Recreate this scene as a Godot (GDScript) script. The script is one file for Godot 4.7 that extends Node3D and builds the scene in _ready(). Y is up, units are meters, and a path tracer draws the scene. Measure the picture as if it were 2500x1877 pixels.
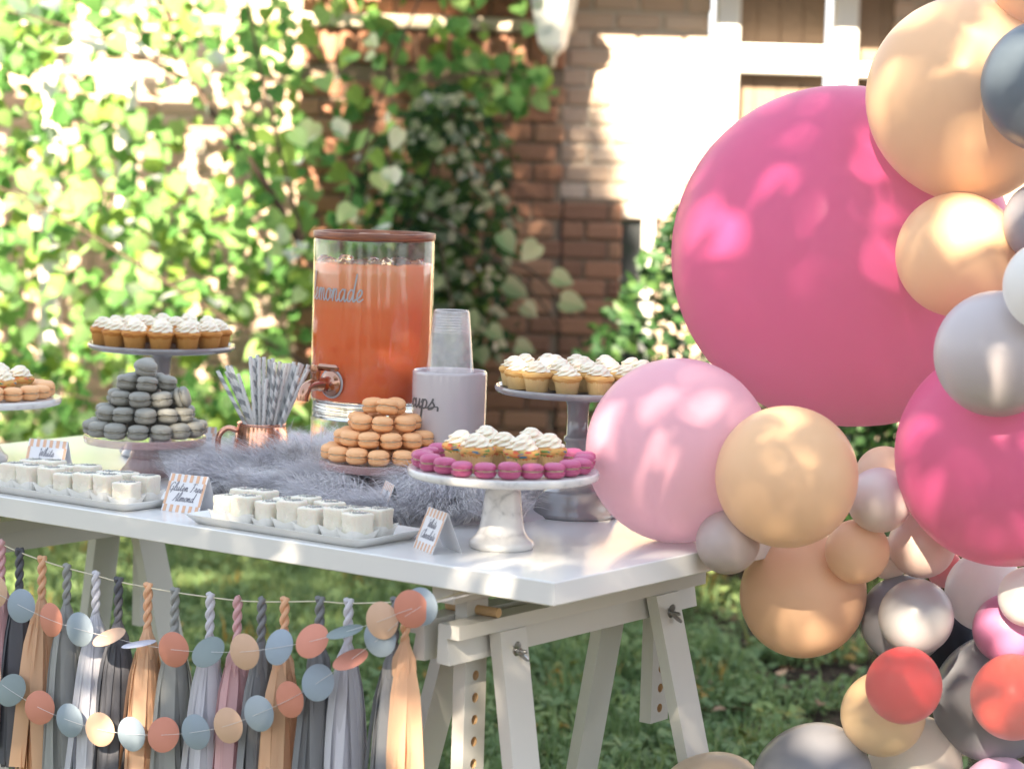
extends Node3D

# ---------------------------------------------------------------- mesh builder
class MB:
	var v := PackedVector3Array()
	var n := PackedVector3Array()
	var t := PackedVector2Array()
	var c := PackedColorArray()
	var col := Color.WHITE

	func tri(a: Vector3, b: Vector3, d: Vector3, na: Vector3, nb: Vector3, nd: Vector3, ua := Vector2.ZERO, ub := Vector2.ZERO, ud := Vector2.ZERO) -> void:
		v.append(a); v.append(d); v.append(b)
		n.append(na); n.append(nd); n.append(nb)
		t.append(ua); t.append(ud); t.append(ub)
		c.append(col); c.append(col); c.append(col)

	func flat(pts: Array, out_dir: Vector3) -> void:
		var a: Vector3 = pts[0]
		var nn := Vector3.ZERO
		for i in range(1, pts.size() - 1):
			nn += (pts[i] - a).cross(pts[i + 1] - a)
		if nn.length() < 1e-14:
			return
		nn = nn.normalized()
		var rev := nn.dot(out_dir) < 0.0
		if rev:
			nn = -nn
		for i in range(1, pts.size() - 1):
			var p: Vector3 = pts[i]
			var q: Vector3 = pts[i + 1]
			if rev:
				tri(a, q, p, nn, nn, nn, Vector2(0, 0), Vector2(1, 1), Vector2(1, 0))
			else:
				tri(a, p, q, nn, nn, nn, Vector2(0, 0), Vector2(1, 0), Vector2(1, 1))

	# a grid of points [row][column]; columns run counter-clockwise round, rows upwards, seen from outside
	func grid(P: Array, wrap := true, crease := 0.45, us := 1.0, vs := 1.0) -> void:
		var nr := P.size()
		var nc: int = P[0].size()
		var cols := nc if wrap else nc - 1
		var F := []
		for j in nr - 1:
			var row := PackedVector3Array()
			row.resize(cols)
			var A: PackedVector3Array = P[j]
			var B: PackedVector3Array = P[j + 1]
			for i in cols:
				var k := (i + 1) % nc
				var x := (B[k] - A[i]).cross(B[i] - A[k])
				row[i] = x.normalized() if x.length() > 1e-16 else Vector3.ZERO
			F.append(row)
		for j in nr - 1:
			var A: PackedVector3Array = P[j]
			var B: PackedVector3Array = P[j + 1]
			for i in cols:
				var k := (i + 1) % nc
				var f: Vector3 = F[j][i]
				if f == Vector3.ZERO:
					continue
				var nn := [Vector3.ZERO, Vector3.ZERO, Vector3.ZERO, Vector3.ZERO]
				for q in 4:
					var dj := 0 if q < 2 else 1
					var di := 0 if q == 0 or q == 3 else 1
					var s := f
					for e in [[-1, -1], [0, -1], [-1, 0], [0, 0]]:
						var jj: int = j + dj + e[0]
						var ii: int = i + di + e[1]
						if jj == j and ii == i:
							continue
						if jj < 0 or jj >= nr - 1:
							continue
						if wrap:
							ii = posmod(ii, cols)
						elif ii < 0 or ii >= cols:
							continue
						var g: Vector3 = F[jj][ii]
						if g.dot(f) > crease:
							s += g
					nn[q] = s.normalized()
				var u0 := us * i / cols
				var u1 := us * (i + 1) / cols
				var w0 := vs * j / (nr - 1)
				var w1 := vs * (j + 1) / (nr - 1)
				if A[i].distance_squared_to(A[k]) > 1e-16:
					tri(A[i], A[k], B[k], nn[0], nn[1], nn[2], Vector2(u0, w0), Vector2(u1, w0), Vector2(u1, w1))
				if B[i].distance_squared_to(B[k]) > 1e-16:
					tri(A[i], B[k], B[i], nn[0], nn[2], nn[3], Vector2(u0, w0), Vector2(u1, w1), Vector2(u0, w1))

	func lathe(prof: Array, seg := 32, xf := Transform3D.IDENTITY, crease := 0.45, us := 1.0, vs := 1.0) -> void:
		var P := []
		for p in prof:
			var row := PackedVector3Array()
			for i in seg:
				var a := TAU * i / seg
				row.append(xf * Vector3(p.x * sin(a), p.y, p.x * cos(a)))
			P.append(row)
		grid(P, true, crease, us, vs)

	# lathe whose radius and height follow a function of (angle, radius, height) -> Vector2
	func lathe_f(prof: Array, seg: int, fn: Callable, crease := 0.3, xf := Transform3D.IDENTITY) -> void:
		var P := []
		for p in prof:
			var row := PackedVector3Array()
			for i in seg:
				var a := TAU * i / seg
				var q: Vector2 = (fn as Callable).call(a, p.x, p.y)
				row.append(xf * Vector3(q.x * sin(a), q.y, q.x * cos(a)))
			P.append(row)
		grid(P, true, crease)

	func tube(path: Array, radii: Array, seg := 8, cap := true, us := 1.0, vs := 1.0) -> void:
		var P := []
		var up := Vector3.UP
		var last := path.size() - 1
		var side := Vector3.ZERO
		for i in path.size():
			var d: Vector3 = (path[mini(i + 1, last)] - path[maxi(i - 1, 0)]).normalized()
			if i == 0:
				up = Vector3.RIGHT if absf(d.y) > 0.9 else Vector3.UP
				side = up.cross(d).normalized()
			else:
				side = (side - d * side.dot(d)).normalized()
			var o := d.cross(side)
			var r: float = radii[mini(i, radii.size() - 1)]
			var row := PackedVector3Array()
			for k in seg:
				var a := TAU * k / seg
				row.append(path[i] + (side * cos(a) + o * sin(a)) * r)
			P.append(row)
		grid(P, true, 0.2, us, vs)
		if cap:
			var a: PackedVector3Array = P[0]
			var b: PackedVector3Array = P[last]
			flat(Array(a), path[0] - path[1])
			flat(Array(b), path[last] - path[last - 1])

	func box(ctr: Vector3, size: Vector3, bev := 0.0, xf := Transform3D.IDENTITY) -> void:
		var h := size * 0.5
		if bev <= 0.0:
			for ax in 3:
				for s in [-1.0, 1.0]:
					var e1 := (ax + 1) % 3
					var e2 := (ax + 2) % 3
					var q := []
					for k in [[-1, -1], [1, -1], [1, 1], [-1, 1]]:
						var p := Vector3.ZERO
						p[ax] = s * h[ax]
						p[e1] = k[0] * h[e1]
						p[e2] = k[1] * h[e2]
						q.append(xf * (ctr + p))
					var o := Vector3.ZERO
					o[ax] = s
					flat(q, xf.basis * o)
			return
		var pt := func(sg: Vector3, ax: int) -> Vector3:
			var p := Vector3(sg.x * (h.x - bev), sg.y * (h.y - bev), sg.z * (h.z - bev))
			p[ax] = sg[ax] * h[ax]
			return xf * (ctr + p)
		for ax in 3:
			var e1 := (ax + 1) % 3
			var e2 := (ax + 2) % 3
			for s in [-1.0, 1.0]:
				var q := []
				for k in [[-1, -1], [1, -1], [1, 1], [-1, 1]]:
					var sg := Vector3.ZERO
					sg[ax] = s
					sg[e1] = k[0]
					sg[e2] = k[1]
					q.append((pt as Callable).call(sg, ax))
				var o := Vector3.ZERO
				o[ax] = s
				flat(q, xf.basis * o)
			# edges that run along ax
			for k in [[-1, -1], [1, -1], [1, 1], [-1, 1]]:
				var a := Vector3.ZERO
				a[ax] = -1
				a[e1] = k[0]
				a[e2] = k[1]
				var b := a
				b[ax] = 1
				var o := Vector3.ZERO
				o[e1] = k[0]
				o[e2] = k[1]
				flat([(pt as Callable).call(a, e1), (pt as Callable).call(b, e1), (pt as Callable).call(b, e2), (pt as Callable).call(a, e2)], xf.basis * o)
		for x in [-1, 1]:
			for y in [-1, 1]:
				for z in [-1, 1]:
					var sg := Vector3(x, y, z)
					flat([(pt as Callable).call(sg, 0), (pt as Callable).call(sg, 1), (pt as Callable).call(sg, 2)], xf.basis * sg)

	# a flat outline (x, y) given a thickness along z
	func extrude(poly: PackedVector2Array, z0: float, z1: float, xf := Transform3D.IDENTITY) -> void:
		var ix := Geometry2D.triangulate_polygon(poly)
		for k in range(0, ix.size(), 3):
			for e in [[z0, -1.0], [z1, 1.0]]:
				var z: float = e[0]
				flat([xf * Vector3(poly[ix[k]].x, poly[ix[k]].y, z), xf * Vector3(poly[ix[k + 1]].x, poly[ix[k + 1]].y, z), xf * Vector3(poly[ix[k + 2]].x, poly[ix[k + 2]].y, z)], xf.basis * Vector3(0, 0, e[1]))
		var s := -1.0 if Geometry2D.is_polygon_clockwise(poly) else 1.0
		for i in poly.size():
			var a := poly[i]
			var b := poly[(i + 1) % poly.size()]
			var d := b - a
			flat([xf * Vector3(a.x, a.y, z0), xf * Vector3(b.x, b.y, z0), xf * Vector3(b.x, b.y, z1), xf * Vector3(a.x, a.y, z1)], xf.basis * (Vector3(d.y, -d.x, 0) * s))

	func mesh() -> ArrayMesh:
		var a := []
		a.resize(Mesh.ARRAY_MAX)
		a[Mesh.ARRAY_VERTEX] = v
		a[Mesh.ARRAY_NORMAL] = n
		a[Mesh.ARRAY_TEX_UV] = t
		a[Mesh.ARRAY_COLOR] = c
		var m := ArrayMesh.new()
		m.add_surface_from_arrays(Mesh.PRIMITIVE_TRIANGLES, a)
		return m


# ---------------------------------------------------------------- scene helpers
var rng := RandomNumberGenerator.new()
var used := {}

func numbered(called: String) -> String:
	var k: int = used.get(called, 0)
	used[called] = k + 1
	return called if k == 0 else "%s_%03d" % [called, k]

func tag(o: Node, label: String, category: String, group := "") -> void:
	o.set_meta("label", label)
	o.set_meta("category", category)
	if group:
		o.set_meta("group", group)

func thing(called: String, label: String, category: String, at := Vector3.ZERO, turn := 0.0, group := "") -> Node3D:
	var o := Node3D.new()
	o.name = numbered(called)
	add_child(o)
	o.position = at
	o.rotation.y = turn
	tag(o, label, category, group)
	return o

func part(called: String, m: Mesh, material: Material, parent: Node) -> MeshInstance3D:
	var o := MeshInstance3D.new()
	o.name = called
	o.mesh = m
	o.material_override = material
	parent.add_child(o, true)
	return o

func single(called: String, m: Mesh, material: Material, label: String, category: String, at := Vector3.ZERO, turn := 0.0, group := "") -> MeshInstance3D:
	var o := MeshInstance3D.new()
	o.name = numbered(called)
	o.mesh = m
	o.material_override = material
	add_child(o)
	o.position = at
	o.rotation.y = turn
	tag(o, label, category, group)
	return o

func struct(called: String, m: Mesh, material: Material) -> MeshInstance3D:
	var o := MeshInstance3D.new()
	o.name = called
	o.mesh = m
	o.material_override = material
	add_child(o)
	o.set_meta("kind", "structure")
	return o

func copy(o: Node3D, called: String, label: String, at: Vector3, group := "") -> Node3D:
	var r: Node3D = o.duplicate()
	r.name = numbered(called)
	add_child(r)
	r.position = at
	r.set_meta("label", label)
	if group:
		r.set_meta("group", group)
	return r

func scatter(called: String, m: Mesh, material: Material, where: Array, tint: Array, parent: Node) -> MultiMeshInstance3D:
	var mm := MultiMesh.new()
	mm.transform_format = MultiMesh.TRANSFORM_3D
	mm.use_colors = tint.size() > 0
	mm.mesh = m
	mm.instance_count = where.size()
	for i in where.size():
		mm.set_instance_transform(i, where[i])
		if tint.size() > 0:
			mm.set_instance_color(i, tint[i % tint.size()])
	var o := MultiMeshInstance3D.new()
	o.name = called
	o.multimesh = mm
	o.material_override = material
	parent.add_child(o, true)
	o.set_meta("kind", "stuff")
	return o

func mat(r: float, g: float, b: float, rough := 0.6, spec := 0.5) -> StandardMaterial3D:
	var m := StandardMaterial3D.new()
	m.albedo_color = Color(r, g, b).linear_to_srgb()
	m.roughness = rough
	m.metallic_specular = spec
	return m

func pane(r: float, g: float, b: float, alpha: float, rough := 0.04) -> StandardMaterial3D:
	var m := mat(r, g, b, rough)
	m.transparency = BaseMaterial3D.TRANSPARENCY_ALPHA
	m.albedo_color.a = alpha
	return m

func lit_through(m: StandardMaterial3D, k: float, tint := Color.WHITE) -> StandardMaterial3D:
	m.backlight_enabled = true
	m.backlight = Color(tint.r * k, tint.g * k, tint.b * k).linear_to_srgb()
	return m

func vary(s: float) -> float:
	return rng.randf_range(-s, s)

func P2(a: Array) -> Array:
	var r := []
	for i in range(0, a.size(), 2):
		r.append(Vector2(a[i], a[i + 1]))
	return r

# the table: its near right corner, and its axes along the front edge and into depth
const YAW := -0.6318
const TOP := 0.75
var T0 := Vector3(0.067, TOP, -3.438)
var TU := Vector3(-0.807, 0, -0.5906)
var TV := Vector3(0.5906, 0, -0.807)
func tp(u: float, w: float, h := 0.0) -> Vector3:
	return T0 + TU * u + TV * w + Vector3(0, h, 0)

func smooth_path(pts: Array, sub := 5) -> Array:
	var r := []
	for i in pts.size() - 1:
		var p0 = pts[maxi(i - 1, 0)]
		var p1 = pts[i]
		var p2 = pts[i + 1]
		var p3 = pts[mini(i + 2, pts.size() - 1)]
		for k in sub:
			var t := float(k) / sub
			r.append(p1 * (1.0 - t) * (1.0 - t) * (1.0 + 2.0 * t) + p2 * t * t * (3.0 - 2.0 * t) + (p2 - p0) * 0.5 * t * (1.0 - t) * (1.0 - t) - (p3 - p1) * 0.5 * t * t * (1.0 - t))
	r.append(pts[-1])
	return r

const ORD := ["first", "second", "third", "fourth", "fifth", "sixth", "seventh", "eighth", "ninth", "tenth", "eleventh", "twelfth", "thirteenth", "fourteenth", "fifteenth", "sixteenth", "seventeenth", "eighteenth", "nineteenth", "twentieth"]

# ---------------------------------------------------------------- lettering: pen strokes of a joined script
const GLYPH := {
	"l": [0.7, [[0, .1, .45, 1.2, .58, 2.1, .4, 2.35, .22, 1.7, .2, .4, .4, 0, .7, .2]]],
	"e": [0.8, [[0, .15, .45, .45, .6, .8, .4, 1, .15, .7, .15, .25, .4, 0, .8, .25]]],
	"m": [1.4, [[0, .2, .2, .95, .27, .8, .25, 0, .32, .7, .5, 1, .65, .8, .65, 0, .72, .7, .9, 1, 1.05, .8, 1.05, .2, 1.25, 0, 1.4, .2]]],
	"n": [1.0, [[0, .2, .2, .95, .27, .8, .25, 0, .32, .7, .5, 1, .65, .8, .65, .2, .82, 0, 1, .2]]],
	"o": [0.85, [[0, .2, .1, .7, .4, 1, .65, .7, .6, .2, .35, 0, .1, .3, .2, .85, .5, 1, .85, .8]]],
	"a": [1.0, [[.65, .85, .4, 1, .1, .6, .15, .1, .4, .05, .65, .6, .7, 1, .68, .3, .82, 0, 1, .2]]],
	"d": [1.0, [[.65, .8, .4, 1, .1, .6, .15, .1, .4, .05, .65, .6, .8, 2.3, .7, .4, .82, 0, 1, .2]]],
	"c": [0.75, [[.65, .8, .45, 1, .15, .75, .1, .3, .35, 0, .75, .25]]],
	"u": [1.0, [[0, .6, .1, 1, .12, .3, .3, 0, .6, .4, .7, 1, .7, .25, .85, 0, 1, .2]]],
	"p": [0.9, [[0, .6, .2, 1, .17, 0, .15, -1.1, .16, .4, .4, 1, .7, .7, .62, .15, .35, 0, .9, .1]]],
	"s": [0.9, [[0, .1, .4, .85, .45, 1.1, .42, .8, .68, .35, .45, 0, .1, -.1, .3, .12, 1.0, .25, 1.1, -.2]]],
	"t": [0.75, [[.05, .2, .32, 1, .4, 1.9, .33, .4, .5, 0, .75, .2], [.05, 1.25, .7, 1.32]]],
	"r": [0.8, [[0, .2, .25, .9, .3, 1.1, .45, .9, .55, .85, .5, .3, .6, 0, .8, .2]]],
	"h": [1.0, [[0, .1, .4, 1.5, .45, 2.2, .25, 2.2, .2, 0, .3, .7, .5, 1, .65, .7, .65, .2, .8, 0, 1, .2]]],
	"i": [0.6, [[0, .2, .25, 1, .24, .2, .4, 0, .6, .2], [.28, 1.45, .3, 1.5]]],
	"G": [1.3, [[1.1, 1.7, .7, 2.1, .2, 1.6, .1, .7, .4, 0, .9, .3, 1.0, .95, .65, .95], [1, .95, 1, .2, .8, -.6]]],
	"F": [1.15, [[.1, 1.9, .6, 2.1, 1.2, 2.0], [.6, 2.05, .5, 1, .3, 0, .05, .1], [.35, 1.1, .9, 1.15]]],
	"A": [1.3, [[0, .1, .3, .2, .9, 2.1, 1.0, 1, 1.1, 0, 1.3, .2], [.4, .7, 1.1, .75]]],
	"W": [1.5, [[0, 1.8, .2, 2, .35, 0, .8, 1.4, .95, 0, 1.5, 2.0]]],
	"C": [1.1, [[1, 1.7, .7, 2.1, .2, 1.6, .1, .6, .5, 0, 1.1, .3]]],
	"R": [1.2, [[.2, 0, .35, 2.0], [0, 1.7, .5, 2.15, .9, 1.7, .4, 1.1, .9, 0, 1.2, .2]]],
	" ": [0.7, []],
}

# ribbons of pen stroke; put(x, y) -> [point, outward normal] lays the writing on its surface
func write_on(mb: MB, text: String, size: float, pen: float, slant: float, put: Callable) -> void:
	var x := 0.0
	for ch in text:
		var g: Array = GLYPH[ch]
		for s in g[1]:
			var pts := []
			for i in range(0, s.size(), 2):
				pts.append(Vector2(x + s[i] + s[i + 1] * slant, s[i + 1]) * size)
			pts = smooth_path(pts, 4)
			for i in pts.size() - 1:
				var a: Vector2 = pts[i]
				var b: Vector2 = pts[i + 1]
				var d := (b - a).normalized()
				var o := Vector2(-d.y, d.x) * pen * (0.55 + 0.45 * absf(d.y))
				var e := d * pen * 0.4
				var q := []
				var nn := Vector3.ZERO
				for p in [a - e + o, a - e - o, b + e - o, b + e + o]:
					var r: Array = (put as Callable).call(p.x, p.y)
					q.append(r[0])
					nn = r[1]
				mb.flat(q, nn)
		x += g[0]

func text_width(text: String) -> float:
	var x := 0.0
	for ch in text:
		x += GLYPH[ch][0]
	return x

# ---------------------------------------------------------------- textures
func noise_tex(size: int, freq: float, kind: int, fractal: int, stops: Array, seed_of := 1, octaves := 4, ridged := false) -> NoiseTexture2D:
	var f := FastNoiseLite.new()
	f.seed = seed_of
	f.noise_type = kind
	f.frequency = freq
	f.fractal_type = FastNoiseLite.FRACTAL_RIDGED if ridged else fractal
	f.fractal_octaves = octaves
	var t := NoiseTexture2D.new()
	t.width = size
	t.height = size
	t.seamless = true
	t.noise = f
	if stops.size() > 0:
		var g := Gradient.new()
		var offs := PackedFloat32Array()
		var cols := PackedColorArray()
		for s in stops:
			offs.append(s[0])
			cols.append(Color(s[1], s[2], s[3]).linear_to_srgb())
		g.offsets = offs
		g.colors = cols
		t.color_ramp = g
	return t

func relief(m: StandardMaterial3D, freq: float, cm: float, tile := 4.0) -> StandardMaterial3D:
	m.heightmap_enabled = true
	m.heightmap_texture = noise_tex(256, freq, FastNoiseLite.TYPE_SIMPLEX_SMOOTH, FastNoiseLite.FRACTAL_FBM, [], 7)
	m.heightmap_scale = cm
	m.uv1_triplanar = true
	m.uv1_scale = Vector3.ONE * tile
	return m

# ---------------------------------------------------------------- leaves
func heart_leaf() -> ArrayMesh:
	# a leaf 1 long, tip at +y, folded a little along its midrib, drooping towards the tip
	var out := [Vector2(0, 0), Vector2(.2, -.1), Vector2(.42, .02), Vector2(.5, .28), Vector2(.4, .55), Vector2(.2, .8), Vector2(0, 1)]
	var mb := MB.new()
	var P := func(p: Vector2) -> Vector3:
		return Vector3(p.x, p.y, absf(p.x) * 0.22 - p.y * p.y * 0.16)
	for s in [1.0, -1.0]:
		for i in out.size() - 1:
			var a: Vector2 = out[i]
			var b: Vector2 = out[i + 1]
			var m := Vector2(0, clampf((a.y + b.y) * 0.5, 0.02, 0.9))
			mb.flat([(P as Callable).call(m), (P as Callable).call(Vector2(a.x * s, a.y)), (P as Callable).call(Vector2(b.x * s, b.y))], Vector3(0, 0, 1))
			if i + 2 < out.size():
				var c: Vector2 = out[i + 2]
				mb.flat([(P as Callable).call(m), (P as Callable).call(Vector2(b.x * s, b.y)), (P as Callable).call(Vector2(0, clampf((b.y + c.y) * 0.5, 0.02, 0.9)))], Vector3(0, 0, 1))
	return mb.mesh()

func oval_leaf(w := 0.28) -> ArrayMesh:
	var mb := MB.new()
	var pts := [Vector2(0, 0), Vector2(w, .3), Vector2(w * .9, .62), Vector2(0, 1)]
	for s in [1.0, -1.0]:
		for i in 3:
			var a: Vector2 = pts[i]
			var b: Vector2 = pts[i + 1]
			var f := func(p: Vector2) -> Vector3: return Vector3(p.x * s, p.y, absf(p.x) * .35 - p.y * p.y * .15)
			mb.flat([(f as Callable).call(a), (f as Callable).call(b), (f as Callable).call(Vector2(0, .5))], Vector3(0, 0, 1))
	return mb.mesh()

func tuft(leaves: int, spread_: float, hmax: float, size: float, seed_of: int) -> ArrayMesh:
	var mb := MB.new()
	var r := RandomNumberGenerator.new()
	r.seed = seed_of
	for i in leaves:
		var p := Vector3(r.randf_range(-1, 1) * spread_, r.randf_range(.15, 1.0) * hmax, r.randf_range(-1, 1) * spread_)
		var nn := Vector3(r.randf_range(-.8, .8), 1.0, r.randf_range(-.8, .8)).normalized()
		var a := nn.cross(Vector3(r.randf_range(-1, 1), 0.1, r.randf_range(-1, 1))).normalized()
		var b := nn.cross(a)
		var s := size * r.randf_range(.6, 1.3)
		mb.flat([p - a * s, p + b * s * .5, p + a * s, p - b * s * .5], nn)
		if i % 4 == 0:
			mb.flat([Vector3(p.x * .3, 0, p.z * .3), Vector3(p.x * .3 + .003, 0, p.z * .3), p], Vector3(0, 0, 1))
	return mb.mesh()

func blades(seed_of: int) -> ArrayMesh:
	var mb := MB.new()
	var r := RandomNumberGenerator.new()
	r.seed = seed_of
	for i in 16:
		var p := Vector3(r.randf_range(-1, 1), 0, r.randf_range(-1, 1)) * .05
		var tip := p + Vector3(r.randf_range(-.03, .03), r.randf_range(.04, .085), r.randf_range(-.03, .03))
		var s := Vector3(r.randf_range(-1, 1), 0, r.randf_range(-1, 1)).normalized() * .0028
		var mid := p.lerp(tip, .55) + Vector3(0, .012, 0)
		mb.flat([p - s, p + s, mid + s * .8, mid - s * .8], Vector3(.2, .4, 1))
		mb.flat([mid - s * .8, mid + s * .8, tip], Vector3(.2, .4, 1))
	return mb.mesh()

func leaf_basis(dir: Vector3, face: Vector3, s: float) -> Basis:
	var y := dir.normalized()
	var x := y.cross(face).normalized()
	return Basis(x * s, y * s, x.cross(y) * s)

# ---------------------------------------------------------------- brick walls
var brick_mesh := []
var brick_mats := []
var sunlit_brick := []
var sunlit_mortar: StandardMaterial3D
var mortar: StandardMaterial3D

func brick_kit() -> void:
	for k in 3:
		var mb := MB.new()
		mb.box(Vector3.ZERO, Vector3(1, 1, 1) * 0.0 + Vector3(.157, .058, .09), .005 + .002 * k)
		brick_mesh.append(mb.mesh())
	for q in [[.34, .165, .105], [.29, .14, .09], [.37, .195, .125], [.32, .16, .105], [.25, .125, .085]]:
		var m := mat(q[0], q[1], q[2], .9, .3)
		relief(m, .03, .35, 9.0)
		brick_mats.append(m)
	for q in [[.50, .38, .30], [.46, .34, .26], [.53, .42, .34]]:  # same brick in lighter copies: the glare of full sun put into the colour
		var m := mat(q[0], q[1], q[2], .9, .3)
		sunlit_brick.append(m)
	sunlit_mortar = mat(.50, .45, .38, .95, .2)  # joints of the sunlit walls, lightened likewise to look sun-bleached
	mortar = mat(.22, .16, .12, .95, .2)
	relief(mortar, .05, .3, 9.0)

# a wall of running-bond bricks between x0..x1 and y0..y1 whose face looks along +z
func brick_wall(label: String, x0: float, x1: float, y0: float, y1: float, z: float, depth: float, first_rows_down: bool, pale := false) -> Node3D:
	var category := "wall"
	var mats := sunlit_brick if pale else brick_mats
	var joint := sunlit_mortar if pale else mortar
	var w := thing("brick_wall", label, category, Vector3((x0 + x1) * .5, 0, z))
	var mb := MB.new()
	mb.box(Vector3(0, (y0 + y1) * .5, -depth * .5 - .014), Vector3(x1 - x0 - .01, y1 - y0, depth), 0.0)
	part("mortar", mb.mesh(), joint, w)
	var n := 0
	var pitch := .0677
	var rows := int((y1 - y0) / pitch)
	var rest := []
	for j in rows:
		var jj := rows - 1 - j if first_rows_down else j
		var y := y0 + (jj + .5) * pitch
		var x := -(x1 - x0) * .5 + (.0 if jj % 2 == 0 else -.083)
		while x < (x1 - x0) * .5 - .02:
			var a := maxf(x, -(x1 - x0) * .5)
			var b := minf(x + .157, (x1 - x0) * .5)
			x += .167
			if b - a < .03:
				continue
			var t := Transform3D(Basis.from_scale(Vector3((b - a) / .157, 1, 1)) * Basis(Vector3.UP, vary(.015)), Vector3((a + b) * .5, y + vary(.0015), -.045 + vary(.004)))
			if n < 290:
				n += 1
				var o := part("brick", brick_mesh[rng.randi() % 3], mats[rng.randi() % mats.size()], w)
				o.transform = t
			else:
				rest.append(t)
	if rest.size():
		scatter("more_bricks", brick_mesh[0], mats[0], rest, [], w)
	return w


func _ready() -> void:
	rng.seed = 20240611
	# ------------------------------------------------------------ camera
	var cam := Camera3D.new()
	cam.name = "camera"
	cam.fov = 17.37
	cam.near = 0.05
	cam.far = 200.0
	var lens := CameraAttributesPhysical.new()
	lens.frustum_focal_length = 78.55
	lens.frustum_focus_distance = 4.05
	lens.exposure_aperture = 3.6
	lens.frustum_near = 0.05
	lens.frustum_far = 200.0
	cam.attributes = lens
	cam.fov = 17.37
	add_child(cam)
	cam.position = Vector3(0, 1.3537, 0)
	cam.basis = Basis(Vector3.RIGHT, -deg_to_rad(5.49)) * Basis(Vector3.BACK, deg_to_rad(1.7))
	cam.current = true

	# ------------------------------------------------------------ sky, sun, exposure
	var we := WorldEnvironment.new()
	we.name = "world"
	var env := Environment.new()
	env.background_mode = Environment.BG_SKY
	var sky := Sky.new()
	var sm := ProceduralSkyMaterial.new()
	sm.sky_top_color = Color(.62, .665, .73)
	sm.sky_horizon_color = Color(.92, .92, .905)
	sm.sky_curve = .15
	sm.ground_bottom_color = Color(.10, .105, .08)
	sm.ground_horizon_color = Color(.25, .26, .23)
	sm.sky_energy_multiplier = .70
	sm.sun_angle_max = 20.0
	sky.sky_material = sm
	env.sky = sky
	env.tonemap_mode = Environment.TONE_MAPPER_LINEAR
	env.tonemap_exposure = 7.7
	env.sdfgi_enabled = true
	env.ssao_enabled = true
	env.ssil_enabled = true
	we.environment = env
	add_child(we)
	var sun := DirectionalLight3D.new()
	sun.name = "sun"
	sun.light_energy = 1.6
	sun.light_color = Color(1.0, .93, .82)
	sun.light_angular_distance = 0.5
	sun.shadow_enabled = true
	add_child(sun)
	var S := Vector3(-.217, .545, .81).normalized()
	sun.look_at_from_position(S * 10.0, Vector3.ZERO)

	build_ground()
	build_house()
	build_plants()
	build_shade_tree(S)
	build_garden_trees()
	build_table()
	build_table_top_things()
	build_garlands()
	build_balloons()

# ---------------------------------------------------------------- setting
func build_ground() -> void:
	var g := PlaneMesh.new()
	g.size = Vector2(80, 80)
	var soil := mat(1, 1, 1, .95, .2)
	soil.albedo_texture = noise_tex(512, .02, FastNoiseLite.TYPE_SIMPLEX_SMOOTH, FastNoiseLite.FRACTAL_FBM, [[0.0, .012, .009, .007], [.45, .035, .025, .018], [.7, .06, .043, .03], [1.0, .11, .08, .055]], 3, 5)
	soil.uv1_triplanar = true
	soil.uv1_world_triplanar = true
	soil.uv1_scale = Vector3.ONE * 1.3
	soil.heightmap_enabled = true
	soil.heightmap_texture = noise_tex(512, .03, FastNoiseLite.TYPE_SIMPLEX_SMOOTH, FastNoiseLite.FRACTAL_FBM, [], 5, 5)
	soil.heightmap_scale = 3.0
	struct("ground", g, soil)
	# low leafy ground cover that thins out over the bare soil on the right
	var where := []
	var tint := []
	var patch := FastNoiseLite.new()
	patch.seed = 11
	patch.frequency = 1.1
	for k in 22000:
		var z := -rng.randf_range(3.2, 9.6)
		var x := rng.randf_range(-2.6, 1.9)
		var bare := x - (.42 + (7.9 + z) * .13)
		var p := patch.get_noise_2d(x * 1.5, z * 1.5)
		if bare > 0.0 and rng.randf() < minf(.97, .75 + bare * 1.2 - p * .8):
			continue
		if p < -.32 and rng.randf() < .5:
			continue
		var s := rng.randf_range(.7, 1.25) * (1.0 + p * .5)
		where.append(Transform3D(Basis(Vector3.UP, rng.randf() * TAU) * Basis(Vector3.RIGHT, vary(.2)) * Basis.from_scale(Vector3(s, s, s)), Vector3(x, 0.0, z)))
		var w := rng.randf()
		var c := Color(.115, .19, .075).lerp(Color(.22, .29, .105), rng.randf() * (.6 + p))
		if w > .985:
			c = Color(.34, .22, .05)
		elif w > .95:
			c = Color(.2, .22, .06)
		tint.append(c)
	var lm := mat(1, 1, 1, .5, .4)
	lm.vertex_color_use_as_albedo = true
	lit_through(lm, .7)
	var third := where.size() / 3
	for k in 3:
		var o := scatter("ground_cover", tuft(16, .06, .05, .0165, 40 + k) if k < 2 else blades(50), lm, where.slice(k * third, (k + 1) * third), tint.slice(k * third, (k + 1) * third), self)
		o.name = numbered("ground_cover")
		tag(o, "low leafy green weeds and clover covering the lawn under and behind the table", "ground cover", "ground cover of the lawn")
	# fallen leaves on the bare soil
	var dl := []
	for k in 260:
		var z := -rng.randf_range(5.0, 9.0)
		var x := rng.randf_range(.2, 1.7)
		var s := rng.randf_range(.025, .05)
		dl.append(Transform3D(leaf_basis(Vector3(vary(1), .1, vary(1)), Vector3(vary(.5), 1, vary(.5)), s), Vector3(x, .012 + rng.randf() * .02, z)))
	var dm := mat(1, 1, 1, .8)
	dm.vertex_color_use_as_albedo = true
	var litter := scatter("leaf_litter", oval_leaf(.34), dm, dl, [Color(.20, .11, .06), Color(.26, .16, .1), Color(.14, .08, .05), Color(.3, .2, .13)], self)
	tag(litter, "dry brown fallen leaves strewn over the bare soil on the right", "leaves")

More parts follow.
